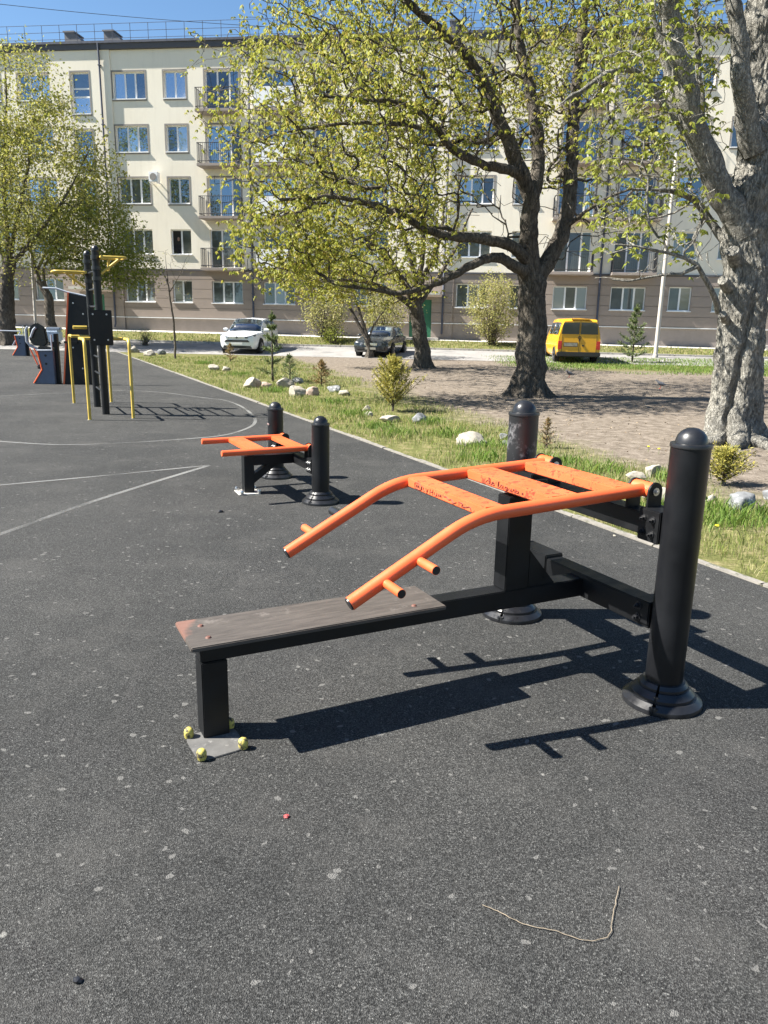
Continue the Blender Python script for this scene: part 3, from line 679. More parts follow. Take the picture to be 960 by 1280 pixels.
st = MB().box(.915, 2.055, -.148, .148, .4425, .462).build('seat_board', MT['plank'], nb, bevel=.004)
for a, b_ in ((1.97, -.06), (1.97, .07), (1.05, -.06), (1.05, .09)):
    MB().lathe([(0, .007), (.008, .006), (.013, 0)], 10, (a, b_, .462)).build('bolt', pbr('rusty_bolt', (.12, .05, .035), .7) if 'rusty_bolt' not in bpy.data.materials else bpy.data.materials['rusty_bolt'], st)
for a in (1.03, 1.94): MB().box(a - .02, a + .02, -.12, .12, .428, .4415).build('seat_bracket', MT['black'], nb)
MB().box(-.052, .052, -.515, .515, .345, .465).build('lower_beam', MT['black'], nb, bevel=.004)
for s in (-1, 1):
    br = MB(); br.box(-.06, .06, *sorted((s * .515, s * (.24 if s < 0 else .42))), .36, .482 if s < 0 else .472)
    lb = br.build('lower_bracket', MT['black'], nb, bevel=.005)
    hb = MB()
    for z in (.385, .44): hexbolt(hb, (.06, s * .45, z), (1, 0, 0))
    hb.build('bolt', MT['black_plastic'], lb)
MB().box(.392, .53, -.05, .05, .4425, .905).build('rest_column', MT['black'], nb, bevel=.004)
MB().prism([(.392, .4425), (.392, .635), (.225, .4425)], lambda a, z, d: (a, d, z), -.03, .046).build('gusset', MT['black'], nb, bevel=.003)
MB().box(-.05, .05, -.515, .515, .77, .872).build('upper_beam', MT['black'], nb, bevel=.004)
for s in (-1, 1):
    ub = MB().box(-.066, .066, *sorted((s * .40, s * .525)), .752, .898).build('upper_bracket', MT['black'], nb, bevel=.004)
    for y in (.43, .485):
        for z in (.79, .855):
            h = MB(); hexbolt(h, (.066, s * y, z), (1, 0, 0), .011, .016); h.build('bolt', MT['black_plastic'] if s > 0 else MT['steel'], ub)
    for y in (.412, .285):
        lg = MB(); lg.prism([(-.042, .872), (.042, .872), (.042, .968)] + [(.042 * math.cos(t), .968 + .042 * math.sin(t)) for t in np.linspace(.2, math.pi - .2, 9)] + [(-.042, .968)], lambda a, z, d: (a, d, z), s * y, s * (y + .012))
        lo = lg.build('pivot_lug', MT['black'], nb, bevel=.0015)
        h = MB(); hexbolt(h, (0, s * (y + .012 if y > .4 else y), .968), (0, s if y > .4 else -s, 0), .012, .006); h.build('bolt', MT['steel'], lo)
fr = MB().cyl((0, .298, .968), (0, .411, .968), .036, 18).build('press_frame', MT['orange'], nb); MB().cyl((0, -.411, .968), (0, -.298, .968), .036, 18).build('pivot_barrel', MT['orange'], fr)
def bend(pts, k=6):                       # rounded polyline
    out = [Vector(pts[0])]
    for i in range(1, len(pts) - 1):
        p, a, c = Vector(pts[i]), Vector(pts[i - 1]), Vector(pts[i + 1]); r = .13
        s0 = p + (a - p).normalized() * r; s1 = p + (c - p).normalized() * r
        for j in range(k + 1):
            t = j / k; out.append((1 - t) ** 2 * s0 + 2 * t * (1 - t) * p + t * t * s1)
    out.append(Vector(pts[-1])); return out
BR = .0295
for s in (-1, 1):
    pts = bend([(.0, s * .362, .968), (.93, s * .362, .928), (1.487, s * .362, .633)])
    bo = MB().tube(pts, BR, 18).build('bar', MT['orange'], fr, smooth=50)
    e = Vector(pts[-1]); t = (pts[-1] - pts[-2]).normalized()
    MB().tube([e - t * .004, e + t * .006], [BR * .93, BR * .86], 18).build('end_cap', MT['black_plastic'], fr, smooth=50)
    for i, (a, z) in enumerate(((1.342, .703), (1.195, .776))):
        if s < 0 and i == 1:
            MB().tube([(a, s * .385, z), (a, s * .40, z)], .018, 14).build('peg', MT['orange'], fr)
            MB().tube([(a, s * .392, z), (a, s * .51, z)], .022, 14).build('peg_grip', MT['black_plastic'], fr, smooth=50)
        else:
            pg_ = MB().tube([(a, s * .37, z), (a, s * .513, z)], .0185, 14).build('peg', MT['orange'], fr, smooth=50)
            MB().tube([(a, s * .5135, z), (a, s * .515, z)], .0165, 14).build('end_cap', MT['black_plastic'], pg_)
def barz(a): return .968 - .04 * a / .93
for i, (a0, a1, hgt, mm) in enumerate(((.765, .868, .048, 'orange_worn'), (.366, .525, .05, 'orange_worn'), (.045, .168, .05, 'orange_worn'))):
    zc_ = barz((a0 + a1) / 2) - .002
    MB().box(a0, a1, -.342, .342, zc_ - hgt / 2, zc_ + hgt / 2).build('cross_bar', MT[mm], fr, bevel=.006)
# marker scribbles on the cross bars
def scribble(parent, strokes, a, y0, z0, sy, sz, r, mat='graffiti', name='graffiti'):
    mb = MB()
    for st_ in strokes:
        pts = catmull([(x, y) for x, y in st_], 5)
        mb.tube([(a, y0 + p[0] * sy, z0 + p[1] * sz) for p in pts], r, 5)
    return mb.build(name, MT[mat], parent)
letters = [  # "de laguna"-like joined handwriting, unit height
    [(.5, .5), (.2, .6), (.0, .3), (.2, .05), (.5, .2), (.55, 1.0), (.3, 1.05)], [(.55, .3), (.65, .05), (.8, .1), (.85, .3), (1.1, .45), (1.0, .62), (.85, .4), (.95, .1), (1.25, .15)],
    [(1.7, .2), (1.75, .9), (1.85, 1.0), (1.8, .1), (2.0, .1)], [(2.4, .5), (2.15, .55), (2.1, .15), (2.35, .15), (2.45, .5), (2.45, .1), (2.6, .1)],
    [(3.0, .5), (2.75, .5), (2.75, .2), (3.0, .3), (3.05, .5), (3.0, -.3), (2.8, -.35), (2.85, -.1), (3.2, .2)], [(3.25, .5), (3.3, .15), (3.5, .15), (3.55, .5), (3.58, .1), (3.7, .15)],
    [(3.8, .1), (3.85, .5), (3.95, .55), (4.0, .1), (4.1, .1)], [(4.5, .45), (4.25, .5), (4.2, .15), (4.45, .15), (4.55, .45), (4.6, .05), (4.8, -.25)], [(5.05, .4), (5.0, .2), (5.15, .2), (5.15, .42), (5.05, .4)]]
zc1 = barz(.445) - .002
scribble(fr, letters, .5255, -.16, zc1 - .014, .058, .028, .0023)
letters2 = [[(0, 0), (0, .9), (.9, .9), (.9, 0), (0, 0)], [(.2, .2), (.3, .7), (.45, .2), (.6, .7), (.75, .2)], [(1.1, 0), (1.15, .7), (1.4, .6), (1.3, .2), (1.6, .1)], [(1.75, .7), (1.9, .1), (2.1, .7), (1.9, -.3)],
            [(2.4, 0), (2.45, .8), (2.5, .4), (2.8, .5), (2.85, .9), (2.85, 0)], [(3.1, .6), (3.15, .1), (3.4, .15), (3.45, .6), (3.5, .1)], [(3.7, .1), (3.75, .6), (3.9, .2), (4.05, .6), (4.1, .1)], [(4.5, .5), (4.9, .6), (5.2, .3), (5.6, .5), (5.9, .1), (6.3, .35)], [(6.6, .6), (7.2, .5), (7.0, .1), (7.6, .2), (8.1, .5), (8.3, 0)]]
zc2 = barz(.8165) - .002
scribble(fr, letters2, .8685, -.26, zc2 - .014, .06, .028, .0023)

# lower trainer behind
M2 = (-.896, 7.677)
fb = thing('sit_up_trainer', 'smaller low orange and black trainer with straight bars and two short posts', 'gym equipment', (M2[0], M2[1], 0), ANG)
for y in (.649, -.649):
    p_ = dome_post(fb, 0, y, .83, .083)
    if y < 0: scribble(p_, [[(x + .15 * i, y_) for x, y_ in ((0, .1), (.03, .8), (.07, .2), (.12, .7), (.15, .1))] for i in range(7)], .0835, -.68, .58, .06, .028, .002, 'graffiti_pale')
MB().box(.46, .56, -.05, .05, .014, .385).build('leg', MT['black'], fb, bevel=.004)
f_bp = MB().prism([(.40, -.11), (.62, -.12), (.63, .10), (.42, .12)], lambda a, b_, d: (a, b_, d), .0102, .02).build('base_plate', MT['path'], fb, bevel=.002)
for a, b_ in ((.42, -.09), (.60, -.1), (.60, .09), (.43, .1)): MB().lathe([(0, .04), (.015, .035), (.02, .02), (.018, .0)], 10, (a, b_, .02)).build('bolt_cap', MT['steel'], fb)
MB().box(-.05, .459, -.05, .05, .288, .384).build('rail', MT['black'], fb, bevel=.004)
MB().box(-.0515, .0515, -.575, .575, .2865, .3855).build('lower_beam', MT['black'], fb, bevel=.004)
MB().prism([(.459, .11), (.459, .20), (.33, .287), (.215, .287)], lambda a, z, d: (a, d, z), -.045, .045).build('brace', MT['black'], fb, bevel=.003)
for s in (-1, 1):
    ub = MB().box(-.066, .066, *sorted((s * .45, s * .57)), .27, .41).build('upper_bracket', MT['black'], fb, bevel=.004)
    for y in (.49, .54):
        for z in (.305, .37):
            h = MB(); hexbolt(h, (.066, s * y, z), (1, 0, 0), .011, .016); h.build('bolt', MT['steel'], ub)
    for y in (.43, .33):
        lg = MB(); lg.prism([(-.042, .386), (.042, .386), (.042, .49)] + [(.042 * math.cos(t), .49 + .042 * math.sin(t)) for t in np.linspace(.2, math.pi - .2, 9)] + [(-.042, .49)], lambda a, z, d: (a, d, z), s * y, s * (y + .012))
        lo = lg.build('pivot_lug', MT['black'], fb, bevel=.0015)
fr2 = MB().cyl((0, .343, .49), (0, .43, .49), .034, 16).build('leg_frame', MT['orange'], fb); MB().cyl((0, -.43, .49), (0, -.343, .49), .034, 16).build('pivot_barrel', MT['orange'], fr2)
for s in (-1, 1):
    MB().tube([(0, s * .38, .49), (.86, s * .38, .482)], BR, 16).build('bar', MT['orange'], fr2, smooth=50)
    MB().tube([(.858, s * .38, .482), (.866, s * .38, .482)], BR * .85, 16).build('end_cap', MT['orange_worn'], fr2, smooth=50)
for a0, a1 in ((.44, .60), (.04, .15)): MB().box(a0, a1, -.36, .36, .464, .508).build('cross_bar', MT['orange'], fr2, bevel=.006)

# yellow pull-up and dip station
M3 = (-5.16, 13.95)
ps = thing('pull_up_station', 'tall pull-up and dip station with black ladder posts and yellow bars', 'gym equipment', (M3[0], M3[1], 0), ANG)
for s in (-1, 1):
    y = s * .615
    p = MB().lathe([(.062, .01), (.062, 2.72)], 20, (0, y, 0)).build('post', MT['black_post'], ps, smooth=50)
    MB().lathe([(0, 2.81), (.035, 2.80), (.062, 2.76), (.066, 2.72), (.062, 2.71)], 16, (0, y, 0)).build('post_cap', MT['black_plastic'], p, smooth=50)
    for z in (2.28, 2.45, 2.62): MB().lathe([(.063, z - .03), (.078, z - .03), (.078, z + .03), (.063, z + .03)], 18, (0, y, 0)).build('clamp', MT['black_plastic'], p)
for k in range(8):
    z = .38 + k * .29
    if 1.25 < z < 1.7: pass
    MB().cyl((0, -.56, z), (0, .56, z), .019, 10).build('rung', MT['black_post'], ps, smooth=50)
pn = MB().box(-.185, .185, .70, .725, 1.19, 1.77).build('back_pad', MT['black'], ps, bevel=.01)
for a in (-.10, .12):
    for z in (1.28, 1.70): MB().lathe([(0, .004), (.014, .003), (.016, 0)], 8).build('screw', MT['steel'], pn).matrix_local = Matrix.Translation((a, .725, z)) @ Matrix.Rotation(R(-90), 4, 'X')
for s in (-1, 1):
    for t in (-1, 1):
        x = t * .345; ye = s * 1.34; y0 = s * .66
        MB().tube(bend([(x, ye, .011), (x, ye, 1.30), (x, y0 + s * .02, 1.30)]), .026, 12).build('dip_bar', MT['yellow'], ps, smooth=50)
        MB().cyl((x, ye, .0105), (x, ye, .016), .045, 14).build('foot_plate', MT['steel'], ps)
    MB().cyl((-.37, y0, 1.30), (.37, y0, 1.30), .026, 12).build('cross_tube', MT['yellow'], ps, smooth=50)
for (yy, z, sg, L_) in ((-.615, 2.42, 1, .60), (.615, 2.62, -1, .46)):
    w = MB(); x0 = .07 * sg; x1 = L_ * sg
    w.tube(bend([(x0, yy - .22, z), (x1, yy - .28, z), (x1, yy + .28, z), (x0, yy + .22, z)]), .020, 10); w.cyl((x0, yy - .25, z), (x0, yy + .25, z), .024, 10)
    w.cyl((x0 + .30 * sg, yy - .25, z), (x0 + .30 * sg, yy + .25, z), .022, 10); w.tube([(x0, yy, z - .26), (x0 + .3 * sg, yy, z - .02)], .022, 8); w.tube([(x0 + .16 * sg, yy - .24, z), (x0 + .16 * sg, yy - .24, z - .2)], .022, 8)
    w.build('pull_up_handle', MT['yellow'], ps, smooth=50)
MB().cyl((.08, -.7, 1.46), (.32, -.7, 1.46), .03, 10).build('grip', MT['yellow'], ps)
# black training tower with an orange edge
tw = thing('training_tower', 'tall black board tower with orange edge strip beside the yellow bars', 'gym equipment', (-7.66, 19.15, 0), R(2))
t = MB().prism([(-.27, .012), (.37, .012), (.46, 1.97), (.40, 2.10), (0, 2.17)], lambda a, z, d: (a, d, z), -.05, .05).build('board', MT['black'], tw, bevel=.01)
MB().prism([(-.31, .012), (-.272, .012), (-.002, 2.19), (-.04, 2.19)], lambda a, z, d: (a, d, z), -.052, .052).build('edge_strip', MT['orange'], tw)
MB().tube([(-.62, -.02, 2.29), (-.3, -.02, 2.28), (-.05, -.0, 2.20), (.38, 0, 2.12)], .022, 10).build('handle_bar', MT['grey_tube'], tw, smooth=50)
MB().box(-.20, .12, -.09, -.05, 1.0, 1.05).build('shelf', MT['black'], tw)
for a, z in ((.08, 1.95), (.3, 1.7), (0, .9), (.2, .4)): MB().lathe([(0, .006), (.02, .004), (.022, 0)], 8).build('screw', MT['steel'], tw).matrix_local = Matrix.Translation((a, -.05, z)) @ Matrix.Rotation(R(90), 4, 'X')
def seat_machine(label, loc, rz, extra):
    o = thing('seated_trainer', label, 'gym equipment', loc, rz)
    poly = [(-.30, .012), (.20, .012), (.20, .80), (-.17, .80), (-.09, .36)]
    MB().prism(poly, lambda a, z, d: (a, d, z), -.16, .16).build('side_panel', MT['blue_grey'], o, bevel=.008)
    for d in (-.165, .165): MB().tube([(-.17, d, .81), (-.09, d, .36), (-.31, d, .03)], .02, 8).build('edge_strip', MT['orange'], o)
    for z in (.70, .50): MB().lathe([(0, .005), (.03, .005), (.03, 0)], 12).build('screw', MT['black_plastic'], o).matrix_local = Matrix.Translation((.02, -.16, z)) @ Matrix.Rotation(R(90), 4, 'X')
    MB().box(.205, .29, -.06, .06, .012, 1.22).build('upright', MT['black'], o, bevel=.008)
    MB().tube([(-.17, -.17, .82), (.19, -.17, .83), (.19, -.17, 1.2)], .022, 8).build('edge_tube', MT['grey_tube'], o)
    if extra:
        MB().prism([(-.42, 1.02), (-.32, .93), (-.05, .90), (.02, 1.0), (-.03, 1.36), (-.22, 1.48), (-.40, 1.38)], lambda a, z, d: (a, d, z), .05, .17).build('back_pad', MT['black_plastic'], o, bevel=.03)
        MB().tube([(-.42, .02, 1.38), (-.47, .02, 1.3), (-.47, .02, 1.02), (-.40, .02, .92), (-.2, .02, .84), (0, .02, .80)], .03, 10).build('frame_tube', MT['grey_tube'], o, smooth=50)
        MB().tube([(-.36, .0, 1.12), (-.28, .0, 1.30), (-.22, .0, 1.36)], .028, 10).build('handle', MT['grey_tube'], o, smooth=50)
        MB().prism([(-.18, .84), (.18, .82), (.18, .88), (-.14, .93)], lambda a, z, d: (a, d, z), -.14, .16).build('seat', MT['black_plastic'], o, bevel=.02)
        for a in (-.40, -.30): MB().tube([(a, .0, .86), (a + .17, .0, .42)], .016, 8).build('pedal_rod', MT['orange'], o)
        MB().lathe([(0, .06), (.05, .05), (.06, 0), (.05, -.05), (0, -.06)], 12, (-.2, 0, .42)).build('pedal', MT['black_plastic'], o)
    else:
        MB().tube([(-.30, -.1, .42), (-.1, -.1, .72), (.05, -.1, .95)], .03, 10).build('handle', MT['grey_tube'], o, smooth=50)
        MB().tube([(-1.6, -.1, 1.0), (.05, -.1, .98)], .022, 8).build('long_handle', MT['grey_tube'], o)
    return o
c0 = gp(62, 480); seat_machine('blue grey seated trainer with black back pad and orange edging', (c0[0], c0[1], 0), R(3), True)
c1 = gp(28, 445); seat_machine('blue grey trainer with a long grey handle farther along the playground', (c1[0], c1[1], 0), R(3), False)
c2 = gp(71, 466)
bx_ = thing('equipment_box', 'pale grey plastic machine box between the seated trainer and the tower', 'gym equipment', (c2[0], c2[1], 0), R(4))
MB().box(-.26, .20, -.2, .2, .9, 1.22).build('housing', MT['pale_plastic'], bx_, bevel=.04); MB().box(-.05, .05, -.06, .06, .012, .9).build('stand', MT['black'], bx_); MB().box(-.18, .24, -.14, .14, 1.22, 1.31).build('lid', MT['grey_tube'], bx_, bevel=.03)

# ------------------------------------------------------------------ cars
def car(label, name, cat, loc, head, st, glassdef, paint, wheels, rw, half_w):
    o = thing(name, label, cat, loc, head)
    xs = [s[0] for s in st]; m = len(st[0][1]); vs = []; fs = []
    for x, prof in st:
        ring = [(x, y, z) for y, z in prof] + [(x, -y, z) for y, z in prof[-2:0:-1]]
        vs += ring
    k = 2 * m - 2
    for i in range(len(st) - 1):
        for j in range(k): fs.append((i * k + j, i * k + (j + 1) % k, (i + 1) * k + (j + 1) % k, (i + 1) * k + j))
    fs += [tuple(range(k)), tuple((len(st) - 1) * k + j for j in range(k))]
    MB().add(vs, fs).build('body', paint, o, smooth=38)
    def P(i, j, s=1): y, z = st[i][1][j]; return Vector((st[i][0], y * s, z))
    def patch(name, A, B, C_, D, mid=None, ins=(.06, .94, .05, .95), off=.012, mat='car_glass', cols=6):
        # A-B lower edge, D-C upper edge; mid bulge vector at centre
        g = []; n = -(B - A).cross(D - A).normalized()
        for v in (ins[2], ins[3]):
            for i in range(cols + 1):
                u = ins[0] + (ins[1] - ins[0]) * i / cols
                p = (A * (1 - u) + B * u) * (1 - v) + (D * (1 - u) + C_ * u) * v
                if mid is not None: p = p + mid * (4 * u * (1 - u))
                g.append(p + n * off)
        f = [(i, i + 1, cols + 2 + i, cols + 1 + i) for i in range(cols)]
        b = MB().add(g, f)
        me = b.mesh(name, MT[mat], smooth=60); ob = put(name, me, o)
        sm = ob.modifiers.new('solid', 'SOLIDIFY'); sm.thickness = .006; sm.offset = 0
        return ob
    glassdef(P, patch, o)
    for (x, y) in wheels:
        for s in (-1, 1):
            tw_ = .11
            w = MB().lathe([(rw * .62, -tw_), (rw * .92, -tw_), (rw, -tw_ * .7), (rw, tw_ * .7), (rw * .92, tw_), (rw * .62, tw_)], 28)
            wo = w.build('wheel', MT['tyre'], o, smooth=40); wo.matrix_local = Matrix.Translation((x, s * (y - tw_ + .015), rw)) @ Matrix.Rotation(R(90), 4, 'X')
            rim = MB().lathe([(0, .02), (rw * .2, .03), (rw * .6, .0), (rw * .63, .03)], 20)
            for q in range(5):
                a = q * 2 * math.pi / 5; rim.tube([(rw * .1 * math.cos(a), rw * .1 * math.sin(a), .05), (rw * .6 * math.cos(a), rw * .6 * math.sin(a), .05)], .03, 6)
            ro = rim.build('rim', MT['rim'], wo); ro.matrix_local = Matrix.Translation((0, 0, -s * .085)) @ Matrix.Rotation(0 if s < 0 else math.pi, 4, 'X')
            ar = MB(); pts = [(x + (rw + .035) * math.cos(a), s * (y - .004), rw + (rw + .035) * math.sin(a)) for a in np.linspace(-.25, math.pi + .25, 15)]
            ar.tube(pts, .04, 6); ar.build('wheel_arch', MT['tyre'], o, smooth=50)
            dk = MB().lathe([(0, 0), (rw + .03, 0)], 20).build('wheel_well', MT['tyre'], o); dk.matrix_local = Matrix.Translation((x, s * (half_w + .0035), rw)) @ Matrix.Rotation(R(90), 4, 'X')
    return o
MT['tyre'] = pbr('tyre_rubber', (.012, .012, .012), .85, var=.2); MT['rim'] = pbr('alloy_rim', (.35, .35, .36), .35, metal=.9, var=.1)
MT['car_white'] = pbr('white_car_paint', (.76, .77, .78), .28, var=.02, coat=.7); MT['car_dark'] = pbr('dark_car_paint', (.018, .022, .024), .25, var=.1, coat=.8)
MT['car_yellow'] = pbr('yellow_van_paint', (.66, .34, .012), .35, var=.06, coat=.5, wear=(.54, .29, .02), wscale=4, wamt=.62)
MT['lamp_clear'] = pbr('clear_lamp', (.16, .18, .21), .12, var=.3, scale=20); MT['lamp_red'] = pbr('red_lamp', (.45, .03, .02), .25, var=.2); MT['trim_black'] = pbr('black_trim', (.02, .02, .02), .6, var=.2)
MT['number_plate'] = pbr('number_plate', (.62, .62, .6), .5, var=.05); MT['plate_dark'] = pbr('dirty_plate', (.25, .24, .2), .6, var=.3); MT['chrome'] = pbr('chrome', (.7, .7, .7), .2, metal=1, var=.05)

def suv_st():
    def low(x, w, zb, zm, zs): return [(0, zb), (w * .86, zb), (w * .97, zb + .12), (w, zm), (w * .985, zs)]
    hood = lambda w, z: [(w * .93, z - .03), (w * .72, z), (w * .4, z + .022), (0, z + .03)]
    cab = lambda wb, zbelt, wr, zr, zc_: [(wb, zbelt), (wb * .93 + wr * .07 - .02, zbelt * .55 + zr * .45), (wr, zr), (0, zc_)]
    return [(2.32, low(2.32, .62, .34, .52, .70) + hood(.60, .80)), (2.24, low(0, .80, .28, .55, .76) + hood(.78, .90)), (2.05, low(0, .875, .25, .58, .82) + hood(.86, .955)), (1.6, low(0, .895, .24, .60, .90) + hood(.88, 1.0)),
            (1.05, low(0, .90, .24, .62, .95) + [(.87, .985), (.845, 1.0), (.81, 1.01), (0, 1.06)]), (.22, low(0, .90, .24, .62, .97) + cab(.87, 1.0, .67, 1.575, 1.63)), (-.6, low(0, .90, .24, .62, 1.0) + cab(.87, 1.03, .68, 1.625, 1.68)),
            (-1.5, low(0, .895, .25, .64, 1.02) + cab(.865, 1.06, .66, 1.60, 1.655)), (-2.0, low(0, .87, .28, .66, 1.02) + cab(.83, 1.10, .56, 1.53, 1.58)), (-2.28, low(0, .80, .32, .66, .98) + cab(.76, 1.05, .62, 1.18, 1.2)), (-2.33, low(0, .74, .36, .66, .9) + cab(.70, .95, .55, 1.0, 1.02))]
def suv_glass(P, patch, o):
    V_ = Vector
    patch('windshield', P(4, 7, 1), P(4, 7, -1), P(5, 7, -1), P(5, 7, 1), V_((.05, 0, .045)), (.02, .98, .05, .95), .02)
    for s in (1, -1):
        for (i, j, a, b_) in ((5, 6, .08, .96), (6, 7, .04, .96), (7, 8, .05, .8)):
            A, B, C_, D = P(i, 5, s), P(j, 5, s), P(j, 7, s), P(i, 7, s); bulge = V_((0, s * .02, 0))
            if s > 0: patch('side_window', A, B, C_, D, bulge, (a, b_, .10, .86), -.022)
            else: patch('side_window', A, B, C_, D, bulge, (a, b_, .10, .86), .022)
        MB().prism([(1.02, 1.01), (.36, 1.04), (.36, 1.42)], lambda a, z, d: (a, s * (d - (z - 1.0) * .36), z), .868, .874).build('quarter_window', MT['car_glass'], o)
        mr = MB().lathe([(0, -.10), (.06, -.09), (.085, 0), (.06, .09), (0, .1)], 12); q = mr.build('mirror', MT['car_white'] if o['category'] == 'suv' else MT['car_dark'], o); q.matrix_local = Matrix.Translation((.78, s * 1.0, 1.10)) @ Matrix.Rotation(R(90), 4, 'X') @ Matrix.Diagonal((.8, 1, 1.2, 1))
        hl = MB().prism([(.38, .80), (.62, .85), (.82, .93), (.84, .84), (.66, .74), (.40, .73)], lambda a, z, d: (d - max(0, a - .5) * .62, s * a, z), 2.20, 2.375); hl.build('headlight', MT['lamp_clear'], o)
        MB().lathe([(0, .02), (.06, .015), (.07, -.02)], 12).build('fog_lamp', MT['trim_black'], o).matrix_local = Matrix.Translation((2.285, s * .58, .42)) @ Matrix.Rotation(R(90), 4, 'Y')
        MB().box(.05, .20, s * .895 - .012, s * .895 + .012, .93, .955).build('door_handle', MT['chrome'], o)
        MB().box(.20, .215, s * .899 - .006, s * .899 + .006, .34, .98).build('door_gap', MT['trim_black'], o); MB().box(-.80, -.785, s * .899 - .006, s * .899 + .006, .34, 1.0).build('door_gap', MT['trim_black'], o)
    MB().prism([(-.52, .66), (.52, .66), (.60, .56), (-.60, .56)], lambda a, z, d: (d, a, z), 2.27, 2.345).build('grille', MT['trim_black'], o, bevel=.01)
    MB().prism([(-.36, .80), (.36, .80), (.34, .735), (-.34, .735)], lambda a, z, d: (d, a, z), 2.29, 2.345).build('upper_grille', MT['chrome'], o, bevel=.008)
    MB().prism([(0, .83), (.05, .77), (0, .71), (-.05, .77)], lambda a, z, d: (d, a, z), 2.345, 2.357).build('emblem', MT['trim_black'], o)
    MB().box(2.33, 2.352, -.27, .27, .45, .545).build('number_plate', MT['number_plate'], o); MB().prism([(-.60, .42), (.60, .42), (.7, .28), (-.7, .28)], lambda a, z, d: (d, a, z), 2.1, 2.325).build('lower_bumper', MT['trim_black'], o, bevel=.02)
def at(px, py, back, head):             # front or rear contact point -> centre of the car
    p = tp(px, py); return (p[0] + math.cos(head) * back, p[1] + math.sin(head) * back, terr(p[0], p[1]) + .01)
h1 = R(264); p = tp(296, 441.5)
car('white suv parked nose out in front of the apartment block', 'parked_suv', 'suv', at(296.5, 443.3, -2.33, h1), h1, suv_st(), suv_glass, MT['car_white'], ((1.42, .90), (-1.25, .90)), .345, .893)

def sed_st():
    def low(w, zb, zm, zs): return [(0, zb), (w * .86, zb), (w * .97, zb + .1), (w, zm), (w * .98, zs)]
    hood = lambda w, z: [(w * .93, z - .03), (w * .72, z), (w * .4, z + .015), (0, z + .02)]
    cab = lambda wb, zbelt, wr, zr, zc_: [(wb, zbelt), (wb * .5 + wr * .5 + .03, zbelt * .5 + zr * .5), (wr, zr), (0, zc_)]
    return [(2.2, low(.66, .32, .48, .62) + hood(.64, .68)), (2.12, low(.80, .25, .5, .66) + hood(.78, .74)), (1.7, low(.84, .22, .52, .74) + hood(.83, .83)), (.95, low(.85, .2, .54, .82) + [(.80, .88), (.74, .9), (.66, .915), (0, .93)]),
            (.15, low(.85, .2, .54, .85) + cab(.80, .90, .56, 1.34, 1.375)), (-.6, low(.85, .2, .54, .87) + cab(.80, .92, .58, 1.39, 1.43)), (-1.2, low(.85, .22, .54, .87) + cab(.79, .93, .55, 1.34, 1.375)), (-1.75, low(.83, .24, .54, .88) + hood(.80, .95)), (-2.15, low(.78, .3, .54, .84) + hood(.75, .90)), (-2.2, low(.72, .36, .54, .8) + hood(.7, .84))]
def sed_glass(P, patch, o):
    V_ = Vector
    patch('windshield', P(3, 7, 1), P(3, 7, -1), P(4, 7, -1), P(4, 7, 1), V_((.04, 0, .03)), (.04, .96, .05, .93), .015)
    patch('rear_window', P(7, 7, -1), P(7, 7, 1), P(6, 7, 1), P(6, 7, -1), V_((-.03, 0, .03)), (.04, .96, .05, .93), .015)
    for s in (1, -1):
        for (i, j, a, b_) in ((4, 5, .05, .96), (5, 6, .04, .95)):
            patch('side_window', P(i, 5, s), P(j, 5, s), P(j, 7, s), P(i, 7, s), V_((0, s * .02, 0)), (a, b_, .10, .88), -s * .02)
        MB().prism([(.36, .66), (.66, .67), (.66, .54), (.36, .53)], lambda a, z, d: (d - (a - .36) * .25, s * a, z), 2.19, 2.235).build('headlight', MT['lamp_clear'], o, bevel=.01)
        q = MB().lathe([(0, -.09), (.05, -.08), (.07, 0), (.05, .08), (0, .09)], 10).build('mirror', MT['car_dark'], o); q.matrix_local = Matrix.Translation((.62, s * .93, .96)) @ Matrix.Rotation(R(90), 4, 'X')
    MB().prism([(-.32, .65), (.32, .65), (.30, .54), (-.30, .54)], lambda a, z, d: (d, a, z), 2.19, 2.235).build('grille', MT['chrome'], o, bevel=.01)
    MB().prism([(-.66, .48), (.66, .48), (.68, .34), (-.68, .34)], lambda a, z, d: (d, a, z), 2.1, 2.26).build('bumper', MT['trim_black'], o, bevel=.03); MB().box(2.26, 2.272, -.26, .26, .36, .46).build('number_plate', MT['plate_dark'], o)
h2 = R(257)
car('dark saloon car behind the forked small tree', 'parked_saloon', 'car', at(463, 447.3, -2.2, h2), h2, sed_st(), sed_glass, MT['car_dark'], ((1.32, .85), (-1.3, .85)), .31, .843)

def van_st():
    def low(w, zb, zm, zs): return [(0, zb), (w * .9, zb), (w * .985, zb + .1), (w, zm), (w * .99, zs)]
    hood = lambda w, z: [(w * .93, z - .04), (w * .72, z), (w * .4, z + .02), (0, z + .03)]
    cab = lambda wb, zbelt, wr, zr, zc_: [(wb, zbelt), (wb * .55 + wr * .45, zbelt * .45 + zr * .55), (wr, zr), (0, zc_)]
    return [(2.38, low(.74, .36, .55, .75) + hood(.72, .9)), (2.25, low(.88, .3, .6, .85) + hood(.86, 1.02)), (1.6, low(.92, .28, .62, 1.0) + [(.86, 1.1), (.80, 1.13), (.72, 1.15), (0, 1.18)]),
            (.75, low(.92, .28, .62, 1.1) + cab(.90, 1.14, .70, 1.84, 1.90)), (-.6, low(.92, .28, .62, 1.1) + cab(.90, 1.14, .72, 1.89, 1.94)), (-2.0, low(.92, .28, .62, 1.1) + cab(.90, 1.14, .72, 1.88, 1.93)), (-2.28, low(.915, .30, .62, 1.1) + cab(.895, 1.14, .71, 1.84, 1.90)), (-2.38, low(.90, .34, .62, 1.1) + cab(.88, 1.14, .69, 1.78, 1.83))]
